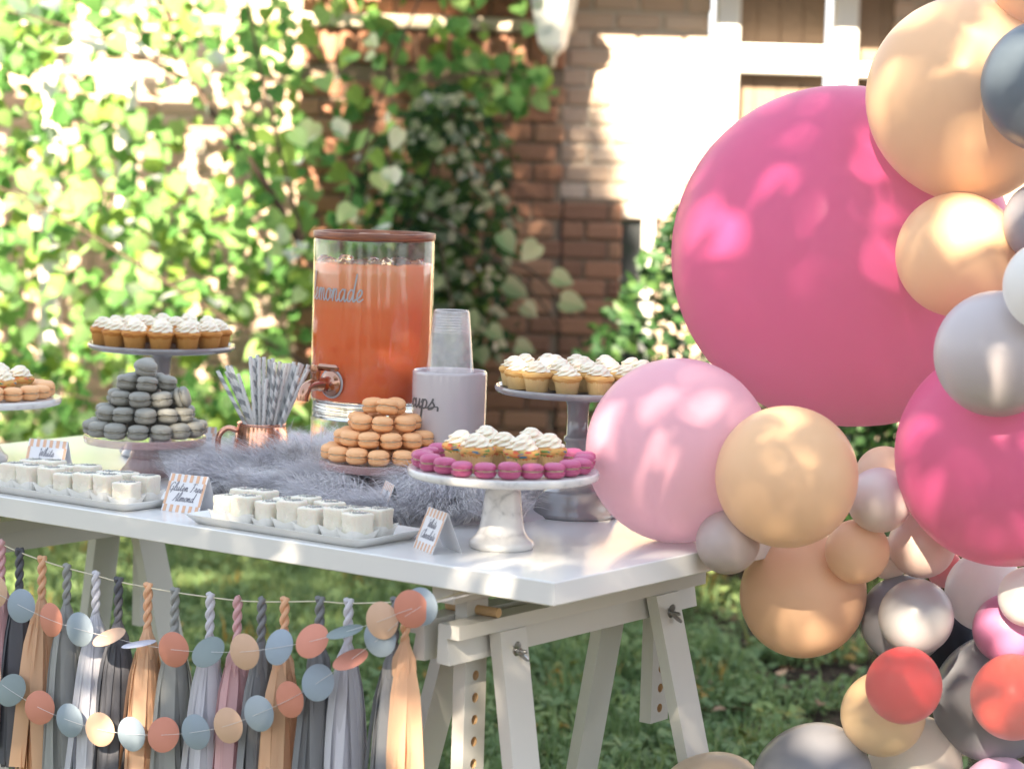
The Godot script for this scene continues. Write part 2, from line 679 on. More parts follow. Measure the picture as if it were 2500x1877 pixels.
func build_house() -> void:
	brick_kit()
	# pier in front, its low wall, the sunlit front of the house behind, and the wall behind the leaves
	brick_wall("tall shaded brown brick pier beside the white wall lantern, half hidden by leaves", -.78, .157, 0.0, 1.61, -8.9, .4, true)
	brick_wall("low shaded brick wall running on to the right from the tall pier", .162, .372, 0.0, 1.165, -8.905, .36, true)
	# soldier course and cap of the pier
	var cap := thing("brick_pier_cap", "band of upright bricks crowning the tall shaded pier", "wall", Vector3(-.31, 1.613, -8.9))
	var mc := MB.new()
	mc.box(Vector3(0, .065, -.21), Vector3(.925, .12, .38))
	part("mortar", mc.mesh(), mortar, cap)
	for k in 14:
		var o := part("brick", brick_mesh[k % 3], brick_mats[rng.randi() % 5], cap)
		o.transform = Transform3D(Basis(Vector3.BACK, PI * .5) * Basis.from_scale(Vector3(.72, 1, 1)), Vector3(-.434 + k * .0668, .06 + vary(.002), -.045 + vary(.003)))
	var mb := MB.new()
	mb.box(Vector3(0, .15, -.2), Vector3(.99, .045, .46), .008)
	part("coping", mb.mesh(), mat(.5, .42, .33, .85), cap)
	var upper := brick_wall("upper brick wall above the coping of the shaded pier", -.78, .10, 1.79, 2.6, -8.97, .3, false)
	upper.set_meta("category", "wall")
	var zf := -9.03
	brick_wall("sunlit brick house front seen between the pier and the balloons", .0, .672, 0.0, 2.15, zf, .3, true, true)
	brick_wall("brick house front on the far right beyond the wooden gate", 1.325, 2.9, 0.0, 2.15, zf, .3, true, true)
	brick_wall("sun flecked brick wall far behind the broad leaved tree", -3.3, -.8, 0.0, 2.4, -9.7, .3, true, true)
	# eave
	var ev := thing("house_eave", "brown eave overhanging the sunlit brick house front", "eave", Vector3(1.5, 2.03, zf + .14))
	var me := MB.new()
	me.box(Vector3(.0, .06, 0), Vector3(4.2, .03, .5))
	part("soffit", me.mesh(), mat(.30, .24, .18, .8), ev)
	me = MB.new()
	me.box(Vector3(0, .08, .265), Vector3(4.2, .18, .025), .004)
	part("fascia", me.mesh(), mat(.6, .57, .5, .6), ev)
	# gate of brown boards in a white frame
	var gt := thing("wooden_gate", "white framed gate of brown upright boards in the sunlit house front", "gate", Vector3(.684, 0, zf))
	var wp := mat(.72, .70, .66, .55)
	var bw := mat(.20, .14, .095, .75)
	relief(bw, .02, .2, 6.0)
	for q in [.0, .418]:
		mb = MB.new()
		mb.box(Vector3(q + .043, 1.05, .02), Vector3(.085, 2.1, .1), .008)
		part("post", mb.mesh(), wp, gt)
	for q in [1.675, 1.094, .35]:
		mb = MB.new()
		mb.box(Vector3(.252, q, .02), Vector3(.331, .10, .07), .006)
		part("rail", mb.mesh(), wp, gt)
		mb = MB.new()
		mb.box(Vector3(.568, q - .03, .02), Vector3(.127, .05, .07), .006)
		part("rail", mb.mesh(), wp, gt)
	for k in 7:
		mb = MB.new()
		mb.box(Vector3(.113 + k * .082 + (.034 if k > 3 else 0.0), 1.05, -.04), Vector3(.0815, 2.1, .025), .004)
		part("board", mb.mesh(), bw, gt)
	# window low in the house front, seen between pier and hedge
	var wn := thing("house_window", "low window with white frame and stone lintel in the house front beside the pier", "window", Vector3(.30, .0, zf + .01))
	for q in [[-.17, .83, .043, .53], [.17, .83, .043, .53]]:
		mb = MB.new()
		mb.box(Vector3(q[0], q[1], .03), Vector3(q[2], q[3], .05), .004)
		part("frame", mb.mesh(), wp, wn)
	mb = MB.new()
	mb.box(Vector3(0, 1.12, .03), Vector3(.40, .043, .05), .004)
	part("lintel", mb.mesh(), mat(.55, .5, .44, .8), wn)
	mb = MB.new()
	mb.box(Vector3(0, .83, .012), Vector3(.30, .52, .008))
	var gm := mat(.05, .055, .06, .06, .8)
	part("pane", mb.mesh(), gm, wn)
	# lantern
	var lan := thing("wall_lantern", "white tapered glass wall lantern at the top of the brick pier", "lantern", Vector3(.105, 1.655, -8.70))
	var lm := MB.new()
	lm.lathe(P2([.0, .03, .046, .03, .055, .035, .105, .24, .112, .245, .110, .252, .099, .245, .052, .045, 0, .045]), 4, Transform3D(Basis(Vector3.UP, .5), Vector3.ZERO), .8)
	part("glass_shade", lm.mesh(), lit_through(mat(.85, .85, .82, .3), .6), lan)
	lm = MB.new()
	lm.lathe(P2([0, -.005, .02, 0, .032, .012, .046, .028, .046, .036, 0, .036]), 12)
	part("base", lm.mesh(), mat(.62, .6, .55, .5), lan)
	lm = MB.new()
	lm.lathe(P2([0, .253, .12, .253, .125, .26, .08, .29, .02, .32, 0, .325]), 12)
	part("cap", lm.mesh(), mat(.6, .58, .53, .5), lan)
	lm = MB.new()
	lm.tube([Vector3(0, .0, 0), Vector3(0, -.03, -.05), Vector3(0, -.01, -.22)], [.012], 8)
	part("bracket", lm.mesh(), mat(.6, .58, .53, .5), lan)
	# porch railing behind the leaves
	var pr := thing("porch_railing", "pale wooden porch railing behind the leaves at the upper left", "railing", Vector3(-1.75, 0, -9.35))
	for q in [-.28, .02, .3]:
		mb = MB.new()
		mb.box(Vector3(q, .8, 0), Vector3(.07, 1.6, .07), .005)
		part("post", mb.mesh(), wp, pr)
	mb = MB.new()
	mb.box(Vector3(.06, 1.66, 0), Vector3(.9, .045, .09), .005)
	part("rail", mb.mesh(), wp, pr)

func leaf_mats(base: Array, k: float, rough := .58) -> Array:
	var r := []
	for b in base:
		r.append(lit_through(mat(b[0], b[1], b[2], rough, .26), k))
	return r

# leaves: up to 290 of the nearest as parts, the rest as one mass
func leaves_on(o: Node3D, m: Mesh, mats: Array, tints: Array, mass: Material, where: Array) -> void:
	where.sort_custom(func(a, b): return a.origin.z > b.origin.z)
	for i in mini(290, where.size()):
		part("leaf", m, mats[rng.randi() % mats.size()], o).transform = where[i]
	if where.size() > 290:
		var tint := []
		for i in where.size() - 290:
			tint.append(tints[rng.randi() % tints.size()])
		scatter("more_leaves", m, mass, where.slice(290), tint, o)

func stem(o: Node3D, called: String, pts: Array, r0: float, r1: float, m: Material) -> void:
	var path := smooth_path(pts, 5)
	var rad := []
	for i in path.size():
		rad.append(lerpf(r0, r1, float(i) / (path.size() - 1)))
	var mb := MB.new()
	mb.tube(path, rad, 7)
	part(called, mb.mesh(), m, o)

func build_plants() -> void:
	var heart := heart_leaf()
	var bark := mat(.085, .06, .045, .9, .2)
	var greens := [[.12, .26, .07], [.16, .31, .09], [.24, .38, .13], [.075, .19, .05], [.19, .30, .06]]
	var gmats := leaf_mats(greens, .85)
	var mass := lit_through(mat(1, 1, 1, .58, .26), .85)
	mass.vertex_color_use_as_albedo = true
	var tints := []
	for g in greens:
		tints.append(Color(g[0], g[1], g[2]))
	# the broad-leaved tree on the left
	var tr := thing("redbud_tree", "sunlit tree with broad heart shaped leaves filling the background behind the cupcakes", "tree", Vector3(-.75, 0, -8.55))
	stem(tr, "trunk", [Vector3(.42, 0, -.1), Vector3(.30, .5, -.05), Vector3(.1, .9, .3), Vector3(-.08, 1.22, .42), Vector3(-.3, 1.52, .42), Vector3(-.5, 2.1, .55)], .018, .009, bark)
	for q in [[[.1, .9, 0], [-.02, 1.35, .1], [-.1, 1.7, .15], [-.2, 2.3, .1]], [[.3, .5, -.05], [.2, 1.0, .1], [.32, 1.5, .2], [.5, 1.95, .3]], [[.30, .5, -.05], [-.2, .8, .2], [-.7, 1.1, .3], [-1.2, 1.3, .3]],
			[[-.3, 1.52, .12], [-.6, 1.65, .2], [-1.0, 1.75, .2]], [[.42, .3, -.1], [-.3, .45, .2], [-.9, .6, .35]]]:
		var pts := []
		for p in q:
			pts.append(Vector3(p[0], p[1], p[2] + .45))
		stem(tr, "branch", pts, .007, .003, bark)
	var clump := FastNoiseLite.new()
	clump.seed = 5
	clump.frequency = 1.0
	var where := []
	var guard := 0
	while where.size() < 3300 and guard < 120000:
		guard += 1
		var p := Vector3(rng.randf_range(-2.25, .3), rng.randf_range(.25, 2.15), -8.55 + rng.randf_range(-.55, .75))
		if p.x > -.35:
			p.z = -8.62 + vary(.16)
		var keep := 1.0
		if p.x > -.52:
			keep = .0
			if p.y > 1.42 - maxf(0.0, p.x + .1) * -.9 and p.x < .12:
				keep = .85
			elif p.y > .95 and p.x < -.2:
				keep = .5
			elif p.y > .8 and p.x < .1:
				keep = .09
		elif p.y < .75 and p.x > -.75:
			keep = .45
		keep *= clampf(.42 + clump.get_noise_3d(p.x * 2.1, p.y * 2.8, p.z * .8) * 3.8, 0.02, 1.0)
		if rng.randf() > keep:
			continue
		var dir := Vector3(vary(1.0), -.22 + vary(.35), vary(.8))
		var face := Vector3(-.1 + vary(.45), 1.0, .45 + vary(.6))
		if rng.randf() < .65:
			face = Vector3(-.2 + vary(.4), .55 + vary(.3), .85)
			dir.y -= .5
		where.append(Transform3D(leaf_basis(dir, face, rng.randf_range(.034, .078)), p - tr.position))
	leaves_on(tr, heart, gmats, tints, mass, where)
	# darker small-leaved shrub in front of the pier
	var dk := thing("climbing_shrub", "darker green shrub of small leaves hanging in front of the brick pier", "shrub", Vector3(-.2, 0, -8.55))
	stem(dk, "stem", [Vector3(-.25, 0, 0), Vector3(-.3, .6, .05), Vector3(-.15, 1.1, .1), Vector3(.0, 1.5, .1)], .014, .006, bark)
	stem(dk, "stem", [Vector3(-.3, .6, .05), Vector3(.0, .9, .15), Vector3(.22, .95, .2), Vector3(.4, .78, .2)], .008, .003, bark)
	where = []
	var small := oval_leaf(.36)
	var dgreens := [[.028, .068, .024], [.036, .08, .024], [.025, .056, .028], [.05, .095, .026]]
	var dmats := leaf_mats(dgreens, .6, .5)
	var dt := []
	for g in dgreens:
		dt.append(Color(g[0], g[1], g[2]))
	for k in 2300:
		var a := rng.randf()
		var p := Vector3(-.22 + .28 * a + vary(.17) , lerpf(.45, 1.55, rng.randf()), vary(.22) + .1)
		if absf(p.y - 1.02) > .55 - absf(p.x + .05) * .9 or clump.get_noise_3d(p.x * 5.0, p.y * 5.0, 9.0) < -.3:
			continue
		where.append(Transform3D(leaf_basis(Vector3(vary(1), -.4 + vary(.5), vary(.7)), Vector3(vary(.6), .5, .8), rng.randf_range(.03, .055)), p))
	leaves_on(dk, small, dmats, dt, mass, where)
	# a few broad leaves on a low branch in front of the pier
	var sp := thing("leafy_branch", "thin branch of broad green leaves drooping before the brick pier right of the dispenser", "branch", Vector3(-.05, .0, -8.2))
	stem(sp, "stem", [Vector3(-.25, 1.12, -.1), Vector3(-.05, 1.0, 0), Vector3(.12, .86, .05), Vector3(.22, .72, .05)], .006, .002, bark)
	stem(sp, "stem", [Vector3(-.22, 1.1, -.1), Vector3(-.16, .85, .0), Vector3(-.12, .66, .05)], .005, .002, bark)
	var smats := leaf_mats([[.05, .13, .04], [.065, .15, .045], [.04, .105, .035]], .6)
	for q in [[.0, 1.06, .09, .5], [.12, 1.03, .09, -.6], [.17, .93, .085, 1.2], [.02, .9, .1, .9], [.2, .85, .1, 1.35], [.08, .83, .07, .7], [-.1, .8, .075, .3], [-.03, .75, .07, .8], [-.14, .74, .075, -.4], [-.06, .68, .07, .2], [.06, .7, .075, 1.2], [.12, .63, .08, 1.1], [-.2, .92, .08, -.5], [.02, .59, .07, .9], [-.22, .62, .09, -.2], [-.2, .5, .09, -.3]]:
		var o := part("leaf", heart, smats[rng.randi() % 3], sp)
		o.transform = Transform3D(leaf_basis(Vector3(sin(q[3]), -cos(q[3]) * .7, .15), Vector3(vary(.4), .5, .8), q[2] * .86), Vector3(q[0], q[1], .04 + vary(.08)))
	# low shrubs along the foot of the wall on the left
	for q in [[-1.75, -8.2, .52, .5, "low yellow green shrub behind the left end of the table"], [-1.05, -8.3, .5, .46, "low bright green shrub behind the grey macaron pyramid"], [-.5, -8.4, .4, .36, "low green shrub behind the straws and the dispenser"]]:
		var h := thing("low_shrub", q[4], "shrub", Vector3(q[0], 0, q[1]), 0, "low shrubs at the foot of the wall")
		for k in 4:
			stem(h, "stem", [Vector3(vary(.05), 0, vary(.05)), Vector3(vary(.15), q[3] * .5, vary(.1)), Vector3(vary(.35), q[3] * .9, vary(.2))], .006, .003, bark)
		where = []
		for k in 1100:
			var dirv := Vector3(vary(1), rng.randf_range(-.2, 1), vary(1)).normalized()
			var rr := pow(rng.randf(), .4)
			var p := Vector3(dirv.x * q[2], .12 + dirv.y * q[3], dirv.z * .3) * rr
			p.y = maxf(p.y, .03)
			where.append(Transform3D(leaf_basis(Vector3(vary(1), vary(.8), vary(1)), Vector3(vary(.6), .8, .6), rng.randf_range(.025, .05)), p))
		leaves_on(h, small, gmats, tints, mass, where)
	# glossy hedge on the right, behind the balloons
	var hgreens := [[.025, .065, .02], [.035, .085, .025], [.055, .11, .03], [.022, .055, .022]]
	var hm := leaf_mats(hgreens, .35, .36)
	var ht := []
	for g in hgreens:
		ht.append(Color(g[0], g[1], g[2]))
	var hmass := lit_through(mat(1, 1, 1, .36, .4), .35)
	hmass.vertex_color_use_as_albedo = true
	for q in [[.72, -7.75, .50, 1.28, "glossy dark green pointed shrub between the brick wall and the pink balloons"], [1.35, -7.9, .45, 1.0, "dark green shrub behind the middle of the balloon garland"]]:
		var h := thing("evergreen_shrub", q[4], "shrub", Vector3(q[0], 0, q[1]), 0, "evergreen shrubs by the house")
		stem(h, "stem", [Vector3(0, 0, 0), Vector3(.02, .5, 0), Vector3(0, 1.0, 0)], .03, .01, bark)
		where = []
		for k in 3000:
			var y: float = rng.randf_range(.08, 1.0)
			var wid: float = q[2] * sqrt(maxf(0.0, 1.0 - pow(maxf(0.0, (y - .3) / .7), 1.6))) * (.55 + .45 * minf(1.0, y * 4.0))
			var a := rng.randf() * TAU
			var rr := sqrt(rng.randf_range(.3, 1.05)) * wid * (1.0 + .13 * sin(a * 3.0 + y * 9.0))
			var p := Vector3(cos(a) * rr, y * q[3], sin(a) * rr)
			where.append(Transform3D(leaf_basis(Vector3(cos(a), .5 + vary(.6), sin(a)) + Vector3(vary(.7), 0, vary(.7)), Vector3(cos(a) + vary(.5), .7, sin(a) + vary(.5)), rng.randf_range(.035, .06)), p))
		leaves_on(h, small, hm, ht, hmass, where)

# the tree behind the photographer whose crown shades the table
func build_shade_tree(S: Vector3) -> void:
	var base := Vector3(-3.6, 0, 6.2)
	var o := thing("shade_tree", "tall leafy tree standing behind the viewpoint and shading the party table", "tree", base)
	var bark := mat(.10, .08, .06, .9, .2)
	stem(o, "trunk", [Vector3.ZERO, Vector3(.15, 1.6, -.2), Vector3(.4, 3.2, -.8), Vector3(.9, 4.6, -1.6), Vector3(1.4, 6.2, -2.4)], .2, .06, bark)
	var M := Vector3.UP.cross(S).normalized()
	var N := S.cross(M).normalized()
	var holes := FastNoiseLite.new()
	holes.seed = 21
	holes.frequency = 1.0
	var where := []
	for q in BLOBS:
		var ctr := Vector3(q[0], q[1], q[2]) + S * float(q[3])
		stem(o, "branch", [Vector3(.4, 3.2, -.8), (Vector3(.9, 4.6, -1.6) + ctr - base) * .5, ctr - base], .05, .012, bark)
		for k in 10:
			var e := M * vary(q[4]) + N * vary(q[5]) + S * vary(.5)
			stem(o, "twig", [ctr - base + e * .15, ctr - base + e * .6 + Vector3(0, .06, 0), ctr - base + e], .012, .004, bark)
		for k in int(q[6]):
			var a := vary(1.0)
			var b := vary(1.0)
			if a * a * a * a + b * b * b * b > 1.0:
				continue
			var p: Vector3 = ctr + M * a * float(q[4]) + N * b * float(q[5]) + S * vary(.45)
			if holes.get_noise_2d(p.dot(M) * float(q[9]), p.dot(N) * float(q[9])) > float(q[7]):
				continue
			where.append(Transform3D(leaf_basis(Vector3(vary(1), vary(.8), vary(1)), Vector3(vary(.7), .7, vary(.7) + .4), rng.randf_range(.05, .10) * float(q[8])), p - base))
	var lm := lit_through(mat(.07, .14, .035, .5, .4), .5)
	leaves_on(o, oval_leaf(.32), [lm], [Color.WHITE], lm, where)

# trees and bushes of the garden behind and beside the viewpoint, mirrored in the balloons and glaze
func build_garden_trees() -> void:
	var bark := mat(.10, .08, .06, .9, .2)
	var lm := lit_through(mat(.10, .17, .05, .5, .4), .5)
	var leaf := oval_leaf(.34)
	for q in [[-9.0, 9.0, 4.6, "round garden tree behind the viewpoint on the far left"], [-4.5, 12.5, 4.2, "garden tree behind the viewpoint, left of the shade tree"], [1.2, 12.0, 3.8, "garden tree straight behind the viewpoint"], [5.5, 10.5, 4.8, "garden tree behind the viewpoint on the right"], [8.5, 5.0, 4.4, "garden tree beside the viewpoint on the right"], [-9.5, 2.0, 3.8, "garden tree beside the viewpoint on the left"]]:
		var o := thing("garden_tree", q[3], "tree", Vector3(q[0], 0, q[1]), 0, "garden trees around the viewpoint")
		stem(o, "trunk", [Vector3.ZERO, Vector3(.1, .8, 0), Vector3(0, q[2] * .6, .1)], .14, .05, bark)
		var where := []
		for k in 900:
			var d := Vector3(vary(1), rng.randf_range(-.8, 1), vary(1)).normalized()
			var rr := pow(rng.randf(), .35) * (1.0 + .2 * sin(d.x * 5.0 + d.y * 4.0) + .15 * cos(d.z * 7.0))
			where.append(Transform3D(leaf_basis(Vector3(vary(1), vary(1), vary(1)), d + Vector3(vary(.6), .4, vary(.6)), rng.randf_range(.3, .55)), Vector3(d.x * 2.1 * rr, q[2] * .56 + d.y * q[2] * .44 * rr, d.z * 1.6 * rr)))
		scatter("leaves", leaf, lm, where, [], o)

# what part of the place each limb of the shade tree shades: a point on the ray of its shade, how far up the ray, half widths, leaves, openness
const BLOBS := [
	[-.9, .9, -4.4, 8.8, 1.0, .85, 4300, 2.0, 1.0, 6.0],
	[.5, 1.0, -4.0, 9.0, 1.05, 1.0, 5700, 2.0, 1.0, 6.0],
	[-.9, .8, -4.4, 4.9, .95, .7, 2700, -.06, 1.1, 8.0],
	[.5, 1.0, -4.0, 4.5, 1.0, .95, 3900, -.06, 1.1, 8.0],
	[-.3, .0, -6.6, 9.4, 1.5, .7, 5000, .12, 1.0, 6.0],
	[-.3, .0, -8.1, 9.8, 1.7, .40, 3200, .2, 1.0, 6.0],
	[-.25, 1.05, -8.5, 11.5, .50, .78, 3000, .6, 1.0, 6.0],
	[.23, .72, -8.9, 11.0, .18, .43, 900, .7, 1.0, 6.0],
	[-.05, .72, -8.3, 11.0, .42, .42, 1500, .45, 1.0, 6.0],
]

# ---------------------------------------------------------------- table and trestles
var paint: StandardMaterial3D
var steel: StandardMaterial3D

func build_table() -> void:
	paint = mat(.60, .59, .57, .4)
	steel = mat(.36, .36, .37, .28)
	steel.metallic = 1.0
	var lam := mat(.71, .715, .715, .16)
	lam.roughness_texture = noise_tex(256, .015, FastNoiseLite.TYPE_SIMPLEX_SMOOTH, FastNoiseLite.FRACTAL_FBM, [[0.0, .75, .75, .75], [1.0, 1, 1, 1]], 4)
	lam.roughness = .2
	lam.uv1_triplanar = true
	lam.uv1_scale = Vector3.ONE * 2.0
	var mb := MB.new()
	mb.box(Vector3(-.82, -.017, -.40), Vector3(1.64, .034, .80), .0016)
	single("tabletop", mb.mesh(), lam, "long white laminate tabletop lying on two white wooden trestles", "tabletop", T0, YAW)
	var a := make_trestle("white wooden trestle under the right end of the table beside the balloons")
	a.position = tp(.237, .365, -TOP)
	a.rotation.y = YAW
	var b := copy(a, "trestle", "white wooden trestle under the left end of the table behind the tassels", tp(1.406, .365, -TOP), "trestles of the party table")
	b.rotation.y = YAW

func make_trestle(label: String) -> Node3D:
	var t := thing("trestle", label, "trestle", Vector3.ZERO, 0, "trestles of the party table")
	var prof := PackedVector2Array([Vector2(.013, .6575), Vector2(.051, .6575), Vector2(.051, .637), Vector2(.0286, .637), Vector2(.0355, .598), Vector2(.0114, .599)])
	var other := PackedVector2Array()
	for p in prof:
		other.append(Vector2(-p.x, p.y))
	for q in [prof, other]:
		var mb := MB.new()
		mb.extrude(q, -.335, .335)
		part("beam", mb.mesh(), paint, t)
	var mt := MB.new()
	mt.box(Vector3(0, .6987, 0), Vector3(.042, .0335, .62), .002)
	part("support_bar", mt.mesh(), paint, t)
	var pine := mat(.55, .36, .19, .6)
	# uprights with a row of drilled holes
	for z in [.239, -.270]:
		var c := CSGBox3D.new()
		c.name = "upright"
		c.size = Vector3(.022, .272, .052)
		c.material = paint
		t.add_child(c, true)
		c.position = Vector3(0, .546, z)
		for h in [.566, .5325, .499, .466, .4325]:
			var d := CSGCylinder3D.new()
			d.name = "drilled_hole"
			d.radius = .0075
			d.height = .05
			d.sides = 16
			d.operation = CSGShape3D.OPERATION_SUBTRACTION
			d.material = pine
			c.add_child(d, true)
			d.rotation.z = PI / 2
			d.position = Vector3(0, h - .546, 0)
		var mp := MB.new()
		mp.tube([Vector3(-.045, .665, z), Vector3(.05, .665, z)], [.0073], 16)
		part("peg", mp.mesh(), pine, t)
	for sx in [1.0, -1.0]:
		for sz in [1.0, -1.0]:
			var mb := MB.new()
			var P := []
			for q in [[.0, .12], [.637, .0]]:
				var row := PackedVector3Array()
				var y: float = q[0]
				var k := .637 - y
				var xa := .0357 + k * .22
				var xb := xa + .0205
				var zc: float = sz * (.21 + k * .08)
				for e in [[xa, -1], [xb, -1], [xb, 1], [xa, 1]]:
					row.append(Vector3(e[0] * sx, y, zc + e[1] * .0325))
				P.append(row)
			for i in 4:
				var j := (i + 1) % 4
				var ctr: Vector3 = (P[0][0] + P[0][2] + P[1][0] + P[1][2]) * .25
				var mid: Vector3 = (P[0][i] + P[0][j] + P[1][i] + P[1][j]) * .25
				mb.flat([P[0][i], P[0][j], P[1][j], P[1][i]], mid - ctr)
			mb.flat(Array(P[1] as PackedVector3Array), Vector3.UP)
			mb.flat(Array(P[0] as PackedVector3Array), Vector3.DOWN)
			part("leg", mb.mesh(), paint, t)
			# wing nut
			var w := MB.new()
			var xf := Transform3D(Basis(Vector3.BACK, -PI * .5 * sx), Vector3(sx * .0632, .607, sz * .2105))
			w.lathe(P2([0, 0, .0085, 0, .0085, .0015, .0052, .002, .0045, .008, 0, .008]), 14, xf)
			w.lathe(P2([0, .008, .0028, .008, .0028, .018, .0022, .0188, 0, .0188]), 10, xf)
			for s in [1.0, -1.0]:
				var wx := xf * Transform3D(Basis(Vector3.UP, .7), Vector3.ZERO)
				var pts := PackedVector2Array()
				for k in 12:
					var a := TAU * k / 12
					pts.append(Vector2(s * .0125 + cos(a) * .009, .0085 + sin(a) * .0055 + cos(a) * s * .004))
				w.extrude(pts, -.0012, .0012, wx)
			part("wing_nut", w.mesh(), steel, t)
	return t

# ---------------------------------------------------------------- stands, trays, vessels
var marble: StandardMaterial3D
var grey_glaze: StandardMaterial3D
var pink_glass: StandardMaterial3D
var china: StandardMaterial3D

func build_table_top_things() -> void:
	marble = mat(1, 1, 1, .18)
	marble.albedo_texture = noise_tex(512, .008, FastNoiseLite.TYPE_SIMPLEX_SMOOTH, FastNoiseLite.FRACTAL_FBM, [[0.0, .70, .69, .68], [.55, .68, .67, .66], [.78, .56, .55, .55], [.9, .40, .395, .40], [1.0, .30, .30, .31]], 9, 5, true)
	marble.uv1_triplanar = true
	marble.uv1_scale = Vector3.ONE * 3.2
	grey_glaze = mat(.25, .245, .26, .09)
	grey_glaze.clearcoat_enabled = true
	grey_glaze.clearcoat = .6
	grey_glaze.clearcoat_roughness = .04
	pink_glass = pane(.62, .40, .40, .42, .06)
	china = mat(.74, .74, .72, .12)
	food_kit()

	# stands: where, and what stands on them
	var m1 := marble_stand("white marble cake stand at the front carrying pink macarons and cupcakes", tp(.2304, .1863))
	var m2 := marble_stand("white marble cake stand cut off at the left edge with peach macarons", tp(1.4697, .2758) + Vector3(-.004, 0, 0))
	var g1 := grey_stand("tall grey ceramic cake stand full of golden cupcakes on the left", tp(1.3179, .5758))
	var g2 := grey_stand("tall grey ceramic cake stand with yellow cupcakes beside the light pink balloon", tp(.3441, .5413))
	var k1 := glass_stand("scalloped pink glass stand under the grey macaron pyramid", tp(1.1452, .36))
	var k2 := glass_stand("scalloped pink glass stand under the peach macaron pyramid", tp(.6509, .42))
	pyramid(k1.position + Vector3(0, .0715, 0), "grey", mac_grey, 1.08, [[.089, 14], [.071, 11], [.052, 8], [.035, 5], [.016, 2]], .0246)
	pyramid(k2.position + Vector3(0, .0715, 0), "peach", mac_peach, 1.02, [[.086, 14], [.067, 11], [.046, 7], [.021, 3]], .0250)
	ring(m1.position + Vector3(0, .1195, 0), "pink", mac_pink, .122, 22, .95, "marble stand at the front")
	ring(m2.position + Vector3(0, .1195, 0), "peach", mac_peach, .117, 20, 1.03, "left edge marble stand")
	cupcakes(m1.position + Vector3(0, .1195, 0), cup_party, [[0, 1], [.066, 6]], 1.13, .4, "confetti", "front marble stand")
	cupcakes(m2.position + Vector3(0, .1195, 0), cup_party, [[0, 1], [.066, 6]], 1.13, .75, "confetti", "left marble stand")
	cupcakes(g1.position + Vector3(0, .2085, 0), cup_gold, [[.0, 1], [.058, 7], [.110, 14]], 1.0, .12, "golden", "left grey stand")
	cupcakes(g2.position + Vector3(0, .2085, 0), cup_yellow, [[.0, 1], [.056, 7], [.107, 13]], .98, .28, "yellow", "right grey stand")

	# trays of iced cubes
	tray("long white rectangular tray of iced cake cubes at the front of the table", .54, .092, "front tray", 7)
	tray("white rectangular tray of iced cake cubes running out of view at the left", 1.025, .094, "left tray", 7)

	dispenser(tp(.785, .545))
	utensil_pot(tp(.5935, .52))
	mug_and_straws(tp(.996, .5))
	fur()
	cards()
	# shallow white platter lying in the fur
	var mb := MB.new()
	mb.lathe(P2([0, .0, .05, 0, .074, .012, .076, .015, .072, .0155, .05, .0125, 0, .018]), 40)
	single("white_platter", mb.mesh(), china, "round white platter half buried in the grey fur before the mug", "plate", tp(.862, .392, .018))
	mb = MB.new()
	mb.lathe(P2([0, 0, .012, .0, .0155, .007, .0135, .014, .006, .017, 0, .0175]), 20)
	single("tealight_holder", mb.mesh(), steel, "small shiny silver tealight holder behind the grey macaron stand", "holder", tp(1.372, .545))

func marble_stand(label: String, at: Vector3) -> Node3D:
	var t := thing("marble_cake_stand", label, "cake stand", at, rng.randf() * 3.0)
	var mb := MB.new()
	mb.lathe(P2([0, .107, .139, .107, .1425, .1085, .1433, .111, .1433, .1165, .142, .119, .139, .1195, 0, .1195]), 72)
	part("plate", mb.mesh(), marble, t)
	mb = MB.new()
	mb.lathe(P2([0, 0, .046, 0, .0485, .0025, .049, .008, .0475, .0115, .0435, .0145, .0395, .018, .0355, .025, .033, .034, .030, .055, .0275, .075, .0255, .092, .0245, .1065, 0, .1065]), 48)
	part("pedestal", mb.mesh(), marble, t)
	return t

func grey_stand(label: String, at: Vector3) -> Node3D:
	var t := thing("grey_cake_stand", label, "cake stand", at)
	var mb := MB.new()
	mb.lathe(P2([.0, .1975, .027, .1975, .120, .1985, .133, .2005, .1365, .204, .1372, .208, .1358, .2115, .1335, .2112, .1325, .2085, .13, .2082, 0, .2082]), 72)
	part("plate", mb.mesh(), grey_glaze, t)
	mb = MB.new()
	mb.lathe(P2([0, .0, .0695, .0, .0715, .002, .0715, .0055, .0705, .008, .068, .0105, .0655, .018, .061, .028, .0545, .0365, .0535, .040, .048, .043, .033, .049, .0245, .058, .0205, .072, .019, .095, .0185, .120, .0215, .1225, .0222, .126, .0215, .1295, .0178, .132, .0172, .16, .0185, .182, .0225, .192, .028, .1974, 0, .1974]), 48)
	part("pedestal", mb.mesh(), grey_glaze, t)
	return t

func glass_stand(label: String, at: Vector3) -> Node3D:
	var t := thing("pink_glass_cake_stand", label, "cake stand", at)
	var mb := MB.new()
	var sc := func(a: float, r: float, y: float) -> Vector2:
		var k := clampf((r - .07) / .035, 0, 1)
		return Vector2(r * (1.0 + .022 * k * (absf(cos(a * 9.0)) - .5)), y)
	mb.lathe_f(P2([.02, .0665, .09, .0635, .099, .0595, .1035, .0575, .1055, .0585, .1065, .068, .1055, .0715, .102, .0712, .098, .0695, .0, .0695]), 108, sc)
	part("plate", mb.mesh(), pink_glass, t)
	mb = MB.new()
	var fl := func(a: float, r: float, y: float) -> Vector2:
		return Vector2(r * (1.0 + .05 * cos(a * 16.0)), y)
	mb.lathe_f(P2([.0, .001, .047, .0, .048, .003, .042, .008, .0335, .018, .0265, .03, .0225, .043, .0212, .055, .023, .064]), 96, fl)
	part("pedestal", mb.mesh(), pink_glass, t)
	return t

